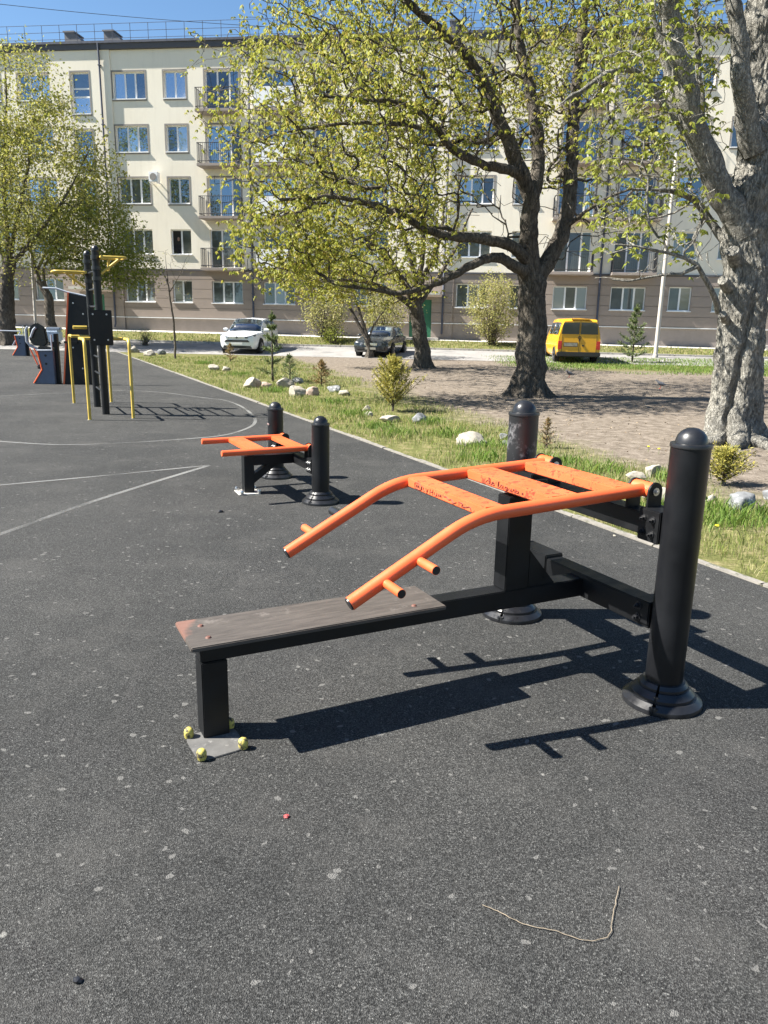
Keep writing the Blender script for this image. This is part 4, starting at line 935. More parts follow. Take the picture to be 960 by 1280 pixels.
def van_glass(P, patch, o):
    V_ = Vector
    patch('windshield', P(2, 7, 1), P(2, 7, -1), P(3, 7, -1), P(3, 7, 1), V_((.05, 0, .04)), (.04, .96, .05, .93), .02)
    for s in (1, -1):
        for (i, j, a, b_) in ((3, 4, .05, .95), (4, 5, .04, .96), (5, 6, .02, .6)):
            patch('side_window', P(i, 5, s), P(j, 5, s), P(j, 7, s), P(i, 7, s), V_((0, s * .015, 0)), (a, b_, .12, .80), -s * .02)
        x = -2.385
        rwn = MB().prism([(s * .03, 1.25), (s * .78, 1.25), (s * .73, 1.68), (s * .66, 1.74), (s * .03, 1.75)], lambda a, z, d: (d, a, z), x - .014, x + .01); rwn.build('rear_window', MT['car_glass'], o, bevel=.006)
        MB().prism([(s * .74, .96), (s * .90, .96), (s * .905, .60), (s * .74, .62)], lambda a, z, d: (d, a, z), x - .02, x + .06).build('tail_lamp', MT['lamp_red'], o, bevel=.01)
        MB().box(x - .004, x + .004, s * .735 - .006, s * .735 + .006, .5, 1.2).build('door_gap', MT['trim_black'], o)
        q = MB().lathe([(0, -.13), (.07, -.11), (.10, 0), (.07, .11), (0, .13)], 10).build('mirror', MT['trim_black'], o); q.matrix_local = Matrix.Translation((1.25, s * 1.05, 1.25))
    MB().box(x - .004, x + .004, -.006, .006, .5, 1.84).build('door_gap', MT['trim_black'], o)
    MB().box(-2.46, -2.2, -.93, .93, .30, .50).build('rear_bumper', MT['trim_black'], o, bevel=.03)
    MB().box(x - .018, x - .002, .08, .64, .74, .88).build('number_plate', MT['plate_dark'], o); MB().box(x - .012, x, .06, .66, .72, .90).build('plate_surround', MT['trim_black'], o)
    e = MB().lathe([(.05, 0), (.075, 0), (.075, .02), (.05, .02)], 16); e.box(-.05, .05, -.008, .008, 0, .012); e.build('emblem', MT['trim_black'], o).matrix_local = Matrix.Translation((x, 0, 1.1)) @ Matrix.Rotation(R(-90), 4, 'Y')
    MB().box(x - .03, x, -.03, .03, .95, 1.03).build('handle', MT['trim_black'], o); MB().box(x - .02, x, -.22, -.12, .74, .80).build('lock', MT['trim_black'], o)
    MB().box(-2.4, -2.3, -.4, .4, 1.86, 1.91).build('spoiler', MT['car_yellow'], o, bevel=.01)
h3 = R(86)
car('yellow van seen from behind on the grass edge', 'parked_van', 'van', at(722, 455, 2.4, h3), h3, van_st(), van_glass, MT['car_yellow'], ((1.55, .92), (-1.45, .92)), .32, .912)

# ------------------------------------------------------------------ trees
def unit(v): return v / (np.linalg.norm(v, axis=-1, keepdims=True) + 1e-9)
def leaf_quads(base, d, l, w, g, fold=.25):
    side = np.cross(d, g.normal(size=d.shape)); side = unit(side); nrm = unit(np.cross(side, d))
    mid = base + d * (l * .45)[:, None]
    a = base; b = mid + side * (w * .5)[:, None] + nrm * (w * fold * .5)[:, None]; c = base + d * l[:, None] - nrm * (l * .05)[:, None]; e = mid - side * (w * .5)[:, None] + nrm * (w * fold * .5)[:, None]
    return np.stack([a, b, c, e], 1).reshape(-1, 3)
def palmate(tips, groups, g, spread=.22, size=.13, width=.36, droop=1.1, nl=5):
    n = len(tips) * groups
    c = np.repeat(tips, groups, 0) + g.normal(size=(n, 3)) * spread * np.array([1, 1, .8])
    az0 = g.uniform(0, 2 * np.pi, n); out = []
    for k in range(nl):
        az = az0 + (k - (nl - 1) / 2) * (2 * np.pi / (nl + .6)) + g.normal(size=n) * .2
        d = np.stack([np.cos(az), np.sin(az), -droop * g.uniform(.35, 1.7, n)], 1); d = unit(d)
        l = size * g.uniform(.65, 1.25, n) * (1 - .1 * abs(k - (nl - 1) / 2)); out.append(leaf_quads(c, d, l, l * width * g.uniform(.8, 1.2, n), g))
    return np.concatenate(out)
def simple_leaves(tips, per, g, spread=.2, size=.06, width=.55, droop=.4):
    n = len(tips) * per; c = np.repeat(tips, per, 0) + g.normal(size=(n, 3)) * spread
    d = unit(g.normal(size=(n, 3)) + np.array([0, 0, -droop])); l = size * g.uniform(.6, 1.3, n)
    return leaf_quads(c, d, l, l * width, g)
class Tree:
    def __init__(s, seed): s.g = np.random.default_rng(seed); s.pos = []; s.par = []; s.pl = []; s.fix = []; s.limbs = []; s.twigs = []
    def limb(s, pts, r0, r1, start=None, seg=.22):
        P = np.array(catmull([np.array(p, float) for p in pts], 10)); L = np.r_[0, np.cumsum(np.linalg.norm(np.diff(P, axis=0), axis=1))]
        n = max(4, int(L[-1] / seg)); t = np.linspace(0, L[-1], n + 1); Q = np.stack([np.interp(t, L, P[:, i]) for i in range(3)], 1)
        wob = s.g.normal(size=Q.shape) * .02 * min(1, r1 * 10 + .3); wob[0] = 0; Q = Q + wob
        f = t / L[-1]; rr = r0 + (r1 - r0) * f ** .8
        if len(s.pos):
            dd = np.linalg.norm(np.array(s.pos) - Q[0], axis=1); p = int(dd.argmin()); bl = s.pl[p]
        else: p = -1; bl = 0
        for i in range(len(Q)):
            s.pos.append(Q[i]); s.par.append(p); s.pl.append(bl + t[i]); s.fix.append(rr[i]); p = len(s.pos) - 1
        s.limbs.append((Q, rr)); return s
    def grow(s, A, bf=.22, wig=.05, maxd=4.0):
        A = np.asarray(A); g = s.g; P = np.array(s.pos); PL = np.array(s.pl); usable = PL > .15 * PL.max()
        idx = np.where(usable)[0]
        D = np.linalg.norm(A[:, None, :] - P[None, idx, :], axis=2) ; Cc = D + bf * PL[idx][None, :]
        b = Cc.argmin(1); cost = Cc[np.arange(len(A)), b]; near = idx[b]; alive = np.ones(len(A), bool)
        for _ in range(len(A)):
            i = int(np.where(alive, cost, 1e9).argmin()); alive[i] = False
            p = int(near[i]); a = s.pos[p]; q = A[i]; L = np.linalg.norm(q - a)
            if L < .05: continue
            n = max(2, int(L / .22)); ts = np.linspace(0, 1, n + 1)[1:]
            pd = (s.pos[p] - s.pos[s.par[p]]) if s.par[p] >= 0 else np.array([0, 0, 1.]); pd = pd / (np.linalg.norm(pd) + 1e-9)
            c = a + pd * L * .35 + np.array([0, 0, .1 * L]); new = []; ids = [p]; pp = p
            for k, t in enumerate(ts):
                x = (1 - t) ** 2 * a + 2 * t * (1 - t) * c + t * t * q
                if k < n - 1: x = x + g.normal(size=3) * wig * min(1, L)
                s.pos.append(x); s.par.append(pp); s.pl.append(s.pl[p] + L * t); s.fix.append(-1); pp = len(s.pos) - 1; ids.append(pp); new.append(x)
            s.twigs.append(ids)
            al_ = np.where(alive)[0]
            if len(al_):
                nd = np.linalg.norm(A[al_][:, None, :] - np.array(new)[None], axis=2) + bf * np.array([s.pl[z] for z in ids[1:]])[None]
                j = nd.argmin(1); v = nd[np.arange(len(al_)), j]; u_ = v < cost[al_]
                cost[al_[u_]] = v[u_]; near[al_[u_]] = np.array(ids[1:])[j[u_]]
        return s
    def branches(s, name, mat, parent, rtip=.0065, k=2.5, trunk_detail=None):
        n = len(s.pos); acc = np.zeros(n); ch = np.zeros(n, int)
        for i in range(n - 1, -1, -1):
            if acc[i] == 0: acc[i] = rtip ** k
            if s.par[i] >= 0: acc[s.par[i]] += acc[i] if s.fix[i] < 0 else 0
        r = acc ** (1 / k); mb = MB()
        for ids in s.twigs:
            rr = [r[j] for j in ids]; rr[0] = rr[1] if len(rr) > 1 else rr[0]
            rr = [min(x, max(.006, s.fix[ids[0]] * .6) if s.fix[ids[0]] > 0 else x) for x in rr]
            big = max(rr); mb.tube([s.pos[j] for j in ids], rr, 3 if big < .012 else (4 if big < .025 else 6), cap=False)
        for li, (Q, rr) in enumerate(s.limbs):
            if li == 0: continue
            
            if rr[0] > .055:
                m_ = int(np.linalg.norm(np.diff(Q, axis=0), axis=1).sum() / .07); L0 = np.r_[0, np.cumsum(np.linalg.norm(np.diff(Q, axis=0), axis=1))]; tq = np.linspace(0, L0[-1], m_)
                mb.tube(np.stack([np.interp(tq, L0, Q[:, i]) for i in range(3)], 1), np.interp(tq, L0, rr), 18, True, .16 * min(rr[0], .15))
            else: mb.tube(Q, rr, 7, cap=True)
        return mb.build(name, mat, parent, smooth=60, fix=False)
def trunk_mesh(Q, rr, amp, seed, flare=.5, roots=6, n=56, ringlen=.05, fh=.5, groove=None):
    L = np.r_[0, np.cumsum(np.linalg.norm(np.diff(Q, axis=0), axis=1))]; m = int(L[-1] / ringlen); ts = np.linspace(0, L[-1], m + 1)
    C_ = np.stack([np.interp(ts, L, Q[:, i]) for i in range(3)], 1); R_ = np.interp(ts, L, rr); vs = []
    for i in range(m + 1):
        z = ts[i]; fl = flare * math.exp(-z / fh * 2.2)
        for k in range(n):
            a = 2 * math.pi * k / n
            rt = (.5 + .5 * math.cos(a * roots + seed)) ** 2 * fl * 1.3 + fl * .4
            nz = mnoise.noise(Vector((math.cos(a) * 1.1 + seed, math.sin(a) * 1.1, z * .5))) * .10
            b1 = mnoise.noise(Vector((math.cos(a) * 9 * R_[i] / .4 + seed, math.sin(a) * 9 * R_[i] / .4, z * 5))); b2 = mnoise.noise(Vector((math.cos(a) * 22 * R_[i] / .4, math.sin(a) * 22 * R_[i] / .4 + seed, z * 17)))
            r = R_[i] * (1 + rt + nz) + amp * (abs(b1) * 1.4 + b2 * .6)
            if groove: r += groove(a, z) * R_[i]
            vs.append((C_[i][0] + r * math.cos(a), C_[i][1] + r * math.sin(a), C_[i][2]))
    fs = [(i * n + k, i * n + (k + 1) % n, (i + 1) * n + (k + 1) % n, (i + 1) * n + k) for i in range(m) for k in range(n)]
    return MB().add(vs, fs + [tuple(m * n + k for k in range(n))])
def ell(g, n, c, r, shell=.35):
    d = unit(g.normal(size=(n, 3))); rad = (shell + (1 - shell) * g.uniform(0, 1, n)) ** .6
    return np.array(c) + d * rad[:, None] * np.array(r)
def keep(A, f): return A[np.array([f(p) for p in A])]

# chestnut in the middle
T2 = Tree(3)
def A2(*L_): return [ap(*p) for p in L_]
b0 = tp(660, 496); dz = b0[1] - 18.5
T2.limb(A2((660, 497, 18.5), (661, 470, 18.5), (664, 420, 18.5), (665, 372, 18.5), (667, 342, 18.5)), .36, .31)
T2.limb(A2((664, 352, 18.5), (661, 300, 18.4), (664, 252, 18.3), (650, 214, 18.2), (628, 160, 18.0), (600, 95, 17.8), (560, 45, 17.5), (505, 0, 17.2), (440, -70, 16.8)), .25, .04)
T2.limb(A2((670, 352, 18.5), (698, 302, 18.7), (711, 250, 18.8), (716, 170, 19), (722, 90, 19.2), (732, 10, 19.4), (740, -80, 19.6), (748, -160, 19.8)), .21, .05)
T2.limb(A2((663, 252, 18.3), (674, 205, 18.6), (664, 120, 18.9), (648, 40, 19.2), (640, -60, 19.5), (632, -150, 19.8)), .17, .05)
T2.limb(A2((655, 225, 18.25), (640, 213, 18), (605, 206, 17.7), (562, 184, 17.3), (545, 160, 17.1), (520, 138, 16.9), (498, 128, 16.7), (449, 124, 16.4), (400, 118, 16.1)), .13, .025)
T2.limb(A2((548, 163, 17.1), (500, 155, 16.9), (452, 154, 16.8), (406, 156, 16.6), (360, 165, 16.5)), .06, .02)
T2.limb(A2((661, 330, 18.45), (640, 308, 18), (598, 298, 17.6), (555, 294, 17.2), (527, 284, 17), (495, 266, 16.8), (449, 252, 16.5), (400, 246, 16.2), (350, 250, 16)), .15, .025)
T2.limb(A2((660, 345, 18.4), (645, 334, 18.1), (622, 322, 17.9), (600, 327, 17.7), (570, 342, 17.5), (540, 357, 17.3), (508, 366, 17.1), (465, 362, 16.9), (415, 355, 16.7)), .14, .02)
T2.limb(A2((706, 285, 18.7), (735, 262, 18.3), (775, 240, 17.8), (815, 232, 17.4)), .06, .015)
T2.limb(A2((718, 150, 19), (760, 100, 19.2), (800, 60, 19.6), (850, 20, 20)), .07, .02)
g2 = T2.g
c_a = ell(g2, 1450, (-.75, 17.0, 5.0), (3.0, 2.6, 2.9), .2); c_b = ell(g2, 1700, (1.4, 19.3, 8.2), (4.6, 5.4, 3.0), .3); c_c = ell(g2, 420, (4.7, 18.8, 6.8), (2.5, 2.8, 3.2), .3); c_d = ell(g2, 260, (-2.2, 16.6, 3.2), (1.3, 1.3, 1.0), .2)
c_f = ell(g2, 420, (-2.3, 22.6, 7.4), (3.4, 3.6, 2.6), .3); c_e = ell(g2, 750, (3.4, 22.5, 9.2), (5.0, 4.5, 2.4), .3); att2 = np.concatenate([c_a, c_b, c_c, c_d, c_e, c_f]); att2 = keep(att2, lambda p: p[2] > 2.3 and not (p[0] > 1.1 and p[2] < 5.2 and p[1] < 19 and g2.random() < .8))  # c_b deepened, c_e and c_f added: crown lobes to dapple the earth
T2.grow(att2, .2)
T2.grow(np.concatenate([ell(g2, 800, (4.4, 18.9, 6.4), (3.2, 3.0, 3.6), .2), ell(g2, 500, (-.3, 17.3, 5.6), (3.2, 3.0, 3.0), .2)]), .25, .07)   # bare twigs
tr = thing('chestnut_tree', 'spreading chestnut tree with dark forked trunk rising from the bare earth', 'tree', tuple(b0))
def local(o, root): o.location = -Vector(root.location); return o
Q, rr = T2.limbs[0]; Q = Q.copy(); Q[0][2] = -.05
local(trunk_mesh(Q, rr, .02, 1.3, .75, 7).build('trunk', MT['bark_dark'], tr, smooth=70, fix=False), tr)
local(T2.branches('branches', MT['bark_dark'], tr), tr)
cr = put('crown', quads_mesh('crown', palmate(att2, 3, g2, .13, .105, .40, 1.25), MT['leaf_a']), tr); local(cr, tr); tag(cr, kind='stuff')

# smaller chestnut behind it
T3 = Tree(5); b3 = tp(529, 460); Y3 = b3[1]
T3.limb(A2((529, 461, Y3), (527, 430, Y3), (522, 400, Y3), (519, 376, Y3)), .30, .24)
for L_ in (((519, 380, Y3), (500, 345, Y3 - .4), (470, 310, Y3 - 1), (430, 280, Y3 - 1.6), (395, 255, Y3 - 2)), ((520, 380, Y3), (515, 330, Y3), (500, 280, Y3), (488, 230, Y3), (480, 180, Y3)), ((521, 380, Y3), (528, 320, Y3), (530, 260, Y3 + .3), (528, 200, Y3 + .5)),
           ((521, 382, Y3), (545, 350, Y3 + .4), (570, 310, Y3 + .8), (590, 260, Y3 + 1)), ((518, 384, Y3), (480, 360, Y3 - .8), (440, 350, Y3 - 1.5), (400, 352, Y3 - 2)), ((519, 382, Y3), (530, 345, Y3 - .7), (550, 300, Y3 - 1.3), (556, 250, Y3 - 1.6))): T3.limb(A2(*L_), .13, .025)
g3 = T3.g; att3 = np.concatenate([ell(g3, 1000, (-.6, Y3 - .8, 5.0), (3.5, 3.8, 3.2), .3), ell(g3, 300, (-2.4, Y3 - 1, 3.2), (1.8, 1.5, 1.0), .2)])
att3 = keep(att3, lambda p: p[2] > 2.0); T3.grow(att3, .22)
tr3 = thing('chestnut_tree', 'smaller chestnut with a leaning bare trunk growing beside the dark saloon', 'tree', tuple(b3))
Q, rr = T3.limbs[0]; Q = Q.copy(); Q[0][2] = -.05
local(trunk_mesh(Q, rr, .015, 4.1, .55, 6, 40).build('trunk', MT['bark_dark'], tr3, smooth=70, fix=False), tr3)
local(T3.branches('branches', MT['bark_dark'], tr3), tr3); cr = put('crown', quads_mesh('crown', palmate(att3, 3, g3, .17, .13, .42, 1.0), MT['leaf_a']), tr3); local(cr, tr3); tag(cr, kind='stuff')

# big grey trunk on the right
T1 = Tree(8); b1 = tp(915, 553); Y1 = 11.7
T1.limb(A2((914, 556, Y1), (917, 510, Y1), (924, 430, Y1), (930, 350, Y1), (934, 290, Y1), (944, 220, Y1), (950, 120, Y1 + .1), (956, 0, Y1 + .2), (966, -120, Y1 + .3), (975, -260, Y1 + .4)), .375, .19)
T1.limb(A2((930, 295, Y1 - .1), (906, 245, Y1 - .15), (886, 205, Y1 - .2), (868, 155, Y1 - .3), (855, 105, Y1 - .4), (845, 50, Y1 - .5), (835, -20, Y1 - .6), (822, -110, Y1 - .7), (800, -220, Y1 - .8)), .21, .07)
T1.limb(A2((925, 290, Y1 + .1), (898, 235, Y1 + .3), (872, 190, Y1 + .5), (848, 148, Y1 + .7), (818, 113, Y1 + .7), (795, 92, Y1 + .6), (772, 85, Y1 + .5), (735, 108, Y1 + .3), (700, 130, Y1)), .13, .02)
T1.limb(A2((848, 148, Y1 + .7), (838, 95, Y1 + .8), (818, 30, Y1 + .9), (800, -40, Y1 + 1), (780, -120, Y1 + 1)), .09, .03)
T1.limb(A2((944, 190, Y1 - .15), (930, 110, Y1 - .35), (926, 50, Y1 - .4), (916, -10, Y1 - .45), (905, -90, Y1 - .5)), .17, .07)
T1.limb(A2((898, 390, Y1 - .2), (893, 372, Y1 - .4), (882, 350, Y1 - .5), (868, 330, Y1 - .6), (842, 318, Y1 - .6), (812, 312, Y1 - .6), (775, 306, Y1 - .6)), .05, .012)
T1.limb(A2((872, 333, Y1 - .6), (850, 342, Y1 - .6), (826, 343, Y1 - .6), (790, 352, Y1 - .6), (765, 350, Y1 - .6)), .03, .01)
T1.limb(A2((905, 300, Y1 + .1), (886, 275, Y1 + .2), (868, 250, Y1 + .2), (845, 240, Y1 + .1), (815, 238, Y1), (775, 232, Y1 - .1)), .07, .012)
T1.limb(A2((880, 190, Y1 + .4), (876, 130, Y1 + .6), (872, 60, Y1 + .7), (868, -10, Y1 + .7)), .06, .03)
T1.limb(A2((880, 268, Y1 + .2), (872, 290, Y1 + .2), (866, 305, Y1 + .2), (878, 325, Y1 + .1)), .035, .015)
g1 = T1.g
pts = []
for _ in range(360):
    x = g1.uniform(735, 905); y = g1.uniform(-60, 345); pts.append(ap(x, y, g1.uniform(10.4, 13.2)))
att1 = np.concatenate([np.array(pts), ell(g1, 520, (5.0, 11.9, 8.4), (4.0, 3.4, 2.6), .3)])
att1 = keep(att1, lambda p: p[2] > 2.7 and not (p[2] < 5.9 and p[0] > 5.9)); T1.grow(att1, .2); T1.grow(np.array([ap(g1.uniform(740, 905), g1.uniform(-40, 350), g1.uniform(10.6, 13)) for _ in range(260)]), .25, .06)
def t1_groove(a, z):                     # the seam between two fused stems
    if z > 2.5: return 0.0
    c = -1.99 + float(np.interp(z, [0, .5, 1.2, 1.9, 2.5], [-.32, -.22, .06, .34, .5])); d = (a - c + math.pi) % (2 * math.pi) - math.pi
    k = min(1, max(0, (2.5 - z) / .5))
    return k * (-.24 * math.exp(-(d / .13) ** 2) + .07 * math.exp(-((d + .4) / .25) ** 2) + .09 * math.exp(-((d - .42) / .25) ** 2))
tr1 = thing('old_tree', 'massive grey trunk with rough bark standing beside the tall black post', 'tree', tuple(b1))
Q, rr = T1.limbs[0]; Q = Q.copy(); Q[0][2] = -.05
local(trunk_mesh(Q, rr, .026, 2.2, .42, 5, 170, .024, .6, t1_groove).build('trunk', MT['bark_grey'], tr1, smooth=80, fix=False), tr1)
local(T1.branches('branches', MT['bark_grey'], tr1, .005), tr1)
for (px, py, dx, dzv, r) in ((905, 318, -.12, .12, .085), (896, 352, -.16, .10, .07), (893, 392, -.12, .08, .05)):
    p0 = ap(px + 14, py + 8, Y1 - .2); local(MB().tube([p0, p0 + np.array([dx, -.16, dzv])], [r * 1.25, r], 12).build('branch_stub', MT['bark_grey'], tr1), tr1)
rt = MB()
for az, L_ in ((-2.6, .7), (-1.9, .9), (-1.2, 1.0), (-.5, .8), (2.6, .5)):
    d = np.array([math.cos(az), math.sin(az), 0]); rt.tube([tuple(np.array(b1) + d * (.32 + L_ * k / 5) + np.array([0, 0, .10 * (1 - k / 5) ** 1.5 - .015]) + np.array([-d[1], d[0], 0]) * .06 * math.sin(k * 1.7)) for k in range(6)], [.12, .10, .08, .06, .045, .02], 9)
local(rt.build('surface_roots', MT['bark_grey'], tr1), tr1)
cr = put('crown', quads_mesh('crown', palmate(att1, 3, g1, .13, .10, .42, .9), MT['leaf_b']), tr1); local(cr, tr1); tag(cr, kind='stuff')

# trees at the far left
def far_tree(seed, label, base, limbs, envs, lm, bark, r0, size, per, spread=.25, rt=.006):
    T = Tree(seed); Y = base[1]
    T.limb([ap(*p) for p in limbs[0]], r0, r0 * .7)
    for L_ in limbs[1:]: T.limb([ap(*p) for p in L_], r0 * .33, .02)
    att = np.concatenate([ell(T.g, n, c, r, .3) for n, c, r in envs]); T.grow(att, .22, .07)
    o = thing('roadside_tree', label, 'tree', tuple(base)); Q, rr = T.limbs[0]; Q = Q.copy(); Q[0] = np.array(base) - np.array([0, 0, .05])
    local(trunk_mesh(Q, rr, .02, seed, .5, 6, 32, .08).build('trunk', bark, o, smooth=70, fix=False), o)
    local(T.branches('branches', bark, o, rt), o)
    cr = put('crown', quads_mesh('crown', simple_leaves(att, per, T.g, spread, size), lm), o); local(cr, o); tag(cr, kind='stuff')
    return o
bL = tp(10, 431); YL = bL[1]
far_tree(21, 'tall olive green tree with thick dark trunk behind the playground equipment', bL, [[(11, 431, YL), (9, 400, YL), (8, 360, YL), (12, 320, YL)], [(10, 330, YL), (20, 280, YL), (35, 210, YL), (45, 130, YL)], [(10, 330, YL), (-20, 270, YL), (-50, 190, YL)], [(11, 335, YL), (50, 290, YL - 1), (85, 240, YL - 1.5), (110, 190, YL - 1.5)], [(11, 325, YL), (5, 230, YL + 1), (8, 130, YL + 1), (5, 60, YL + 1)]],
         [(1150, (-16.9, YL, 7.6), (4.1, 3.4, 4.2)), (260, (-18.0, YL, 11.6), (2.9, 2.5, 2.5)), (350, (-20.5, YL, 7), (4, 3.5, 4.5))], MT['leaf_c'], MT['bark_dark'], .42, .15, 16, .26)
bL2 = tp(66, 430); Y5 = bL2[1]
far_tree(22, 'smaller leaning tree with pale brown forked trunk behind the seated trainer', bL2, [[(66, 430, Y5), (63, 400, Y5), (60, 372, Y5), (50, 352, Y5)], [(50, 354, Y5), (42, 325, Y5), (35, 295, Y5), (38, 250, Y5)], [(58, 366, Y5), (55, 335, Y5), (75, 305, Y5), (100, 285, Y5)], [(45, 340, Y5), (60, 315, Y5), (90, 300, Y5), (125, 300, Y5)]],
         [(600, (-14.9, Y5 - .3, 5.4), (2.7, 2.2, 2.3)), (280, (-13.6, Y5, 4.0), (2.0, 1.7, 1.1))], MT['leaf_d'], MT['bark_mid'], .27, .14, 13, .22)

# bare sapling
def sapling():
    T = Tree(31); b = tp(219, 450); Y = b[1]
    T.limb([ap(*p) for p in ((219, 450, Y), (218, 410, Y), (213, 375, Y), (209, 350, Y))], .05, .03)
    T.limb([ap(*p) for p in ((210, 352, Y), (200, 335, Y), (190, 322, Y))], .02, .006); T.limb([ap(*p) for p in ((210, 352, Y), (208, 335, Y), (206, 318, Y))], .022, .006); T.limb([ap(*p) for p in ((212, 365, Y), (224, 345, Y), (232, 325, Y))], .02, .006)
    A = np.array([ap(T.g.uniform(182, 240), T.g.uniform(312, 375), Y + T.g.uniform(-.8, .8)) for _ in range(75)]); T.grow(A, .3, .05)
    o = thing('bare_sapling', 'thin bare sapling on the grass beside the white suv', 'tree', tuple(b))
    local(MB().tube(T.limbs[0][0], T.limbs[0][1], 10).build('trunk', MT['bark_mid'], o, smooth=60), o); local(T.branches('branches', MT['bark_mid'], o, .005), o)
    A2_ = A[::3]; cr = put('crown', quads_mesh('crown', simple_leaves(A2_, 3, T.g, .05, .05), MT['leaf_c']), o); local(cr, o); tag(cr, kind='stuff')
sapling()
# forked small tree in front of the saloon, with its leaves
def forked():
    T = Tree(41); b = tp(462, 447); Y = b[1]
    T.limb([ap(*p) for p in ((462, 448, Y), (462, 435, Y), (459, 422, Y))], .17, .14)
    T.limb([ap(*p) for p in ((459, 425, Y), (448, 405, Y), (438, 385, Y), (430, 372, Y), (418, 355, Y - .3))], .10, .03); T.limb([ap(*p) for p in ((460, 424, Y), (453, 402, Y), (446, 380, Y), (440, 360, Y), (436, 340, Y))], .09, .03); T.limb([ap(*p) for p in ((460, 426, Y), (468, 405, Y), (480, 388, Y), (490, 372, Y))], .06, .02)
    A = np.concatenate([ell(T.g, 150, (-1.2, Y, 3.3), (2.2, 1.5, 1.3), .3), ell(T.g, 60, (.3, Y + .4, 2.4), (1.3, 1, .8), .3)]); T.grow(A, .22, .06)
    o = thing('forked_tree', 'small tree with twin dark stems in front of the dark saloon', 'tree', tuple(b))
    local(trunk_mesh(T.limbs[0][0], T.limbs[0][1], .01, 3, .4, 5, 24, .08).build('trunk', MT['bark_dark'], o, smooth=70, fix=False), o); local(T.branches('branches', MT['bark_dark'], o), o)
    cr = put('crown', quads_mesh('crown', simple_leaves(A, 12, T.g, .2, .11), MT['leaf_shrub']), o); local(cr, o); tag(cr, kind='stuff')
forked()
# shrubs along the facade
def shrub(seed, label, base, rx, ry, h, n, per, size, lm, name='shrub', spread=.14):
    g = np.random.default_rng(seed); o = thing(name, label, 'shrub', tuple(base)); st_ = MB()
    A = np.array([0, 0, h * .52]) + unit(g.normal(size=(n, 3))) * (g.uniform(.15, 1, n) ** .5)[:, None] * np.array([rx, ry, h * .5])
    A[:, :2] *= (1 + .25 * g.normal(size=(n, 1)) * .5)
    for q in A[::max(1, n // 70)]:
        m = q * np.array([.45, .45, .5]) + g.normal(size=3) * .05; st_.tube([(g.normal() * .08, g.normal() * .08, -.02), tuple(m), tuple(q)], [.02, .012, .005], 4, cap=False)
    st_.build('stems', MT['bark_mid'], o, fix=False)
    cr = put('foliage', quads_mesh('foliage', simple_leaves(A, per, g, spread, size, .55, .1), lm), o); tag(cr, kind='stuff'); return o
def facade_pt(px, py, w):
    z = .5
    for _ in range(8):
        d = ray(px, py); n = np.array([FN[0], FN[1], 0]); p0 = np.array([F0[0] - FN[0] * w, F0[1] - FN[1] * w, 0]); p = cC + d * (((p0 - cC) @ n) / (d @ n))
    u_, w_ = uw(p[0], p[1]); return np.array([p[0], p[1], terr_uw(u_, w_)])
shrub(51, 'tall pale green shrub against the brown wall near the white suv', facade_pt(408, 425, 2.2), 1.25, 1.0, 2.9, 260, 13, .11, MT['leaf_shrub'])
shrub(52, 'rounded dense shrub beside the green entrance door', facade_pt(614, 432, 2.0), 1.35, 1.2, 3.7, 420, 14, .11, MT['leaf_shrub'])
shrub(53, 'wide pale shrub behind the dark saloon', facade_pt(478, 425, 2.0), 1.2, 1.0, 2.6, 220, 13, .11, MT['leaf_shrub'])
shrub(54, 'low dark green bush at the foot of the tall pale shrub', facade_pt(418, 427, 2.9), .7, .5, .75, 60, 10, .10, MT['leaf_d'])
shrub(55, 'small dry bush by the path past the yellow bars', tp(182, 432), .35, .35, .8, 45, 7, .07, MT['leaf_shrub'])
# conifers
def conifer(seed, label, base, h, rad, lm, whorls=9, nb=8, nl=.06, per=26, sparse=1.0, name='young_pine', up=.45):
    g = np.random.default_rng(seed); o = thing(name, label, 'conifer', tuple(base))
    MB().tube([(0, 0, -.03), (g.normal() * .01, g.normal() * .01, h * .5), (0, 0, h * .97)], [.012 + h * .014, .01 + h * .008, .005], 7).build('trunk', MT['bark_mid'], o)
    br = MB(); base_ = []; dirs = []
    for k in range(whorls):
        f = k / max(1, whorls - 1); z = h * (.10 + .86 * f); L = rad * (1 - f) ** .75 * g.uniform(.8, 1.1) + .05 * h * (.4)
        for j in range(nb):
            if g.random() > sparse: continue
            az = 2 * np.pi * (j + g.uniform(-.3, .3)) / nb + k * .7; d = np.array([math.cos(az), math.sin(az), up + .5 * f]); d /= np.linalg.norm(d); Lb = L * g.uniform(.6, 1.15)
            br.tube([(0, 0, z), tuple(np.array([0, 0, z]) + d * Lb)], [.008, .003], 3, cap=False)
            t = g.uniform(.15, 1.08, per); base_.append(np.array([0, 0, z]) + d * (Lb * t)[:, None] + g.normal(size=(per, 3)) * .012); dirs.append(unit(d * .9 + g.normal(size=(per, 3)) * .65))
    t = g.uniform(.9, 1.05, per); base_.append(np.stack([np.zeros(per), np.zeros(per), h * t], 1)); dirs.append(unit(np.array([0, 0, 1.]) + g.normal(size=(per, 3)) * .5))
    br.build('branches', MT['bark_mid'], o, fix=False)
    B = np.concatenate(base_); D = np.concatenate(dirs); l = nl * g.uniform(.7, 1.3, len(B))
    cr = put('needles', quads_mesh('needles', leaf_quads(B, D, l, l * .16 + .004, g), lm), o); tag(cr, kind='stuff'); return o
conifer(61, 'young green pine in the row of stones along the verge', tp(341, 477), 1.75, .42, MT['needle'], 6, 6, .10, 55, .62)
conifer(62, 'yellowing young spruce beside the flat grey stone', tp(491, 514), 1.0, .70, MT['needle_y'], 9, 15, .06, 70, .68, 'young_spruce', .95)
conifer(63, 'tall young pine next to the yellow van', tp(790, 453), 2.35, .85, MT['needle'], 8, 7, .14, 70, .72)
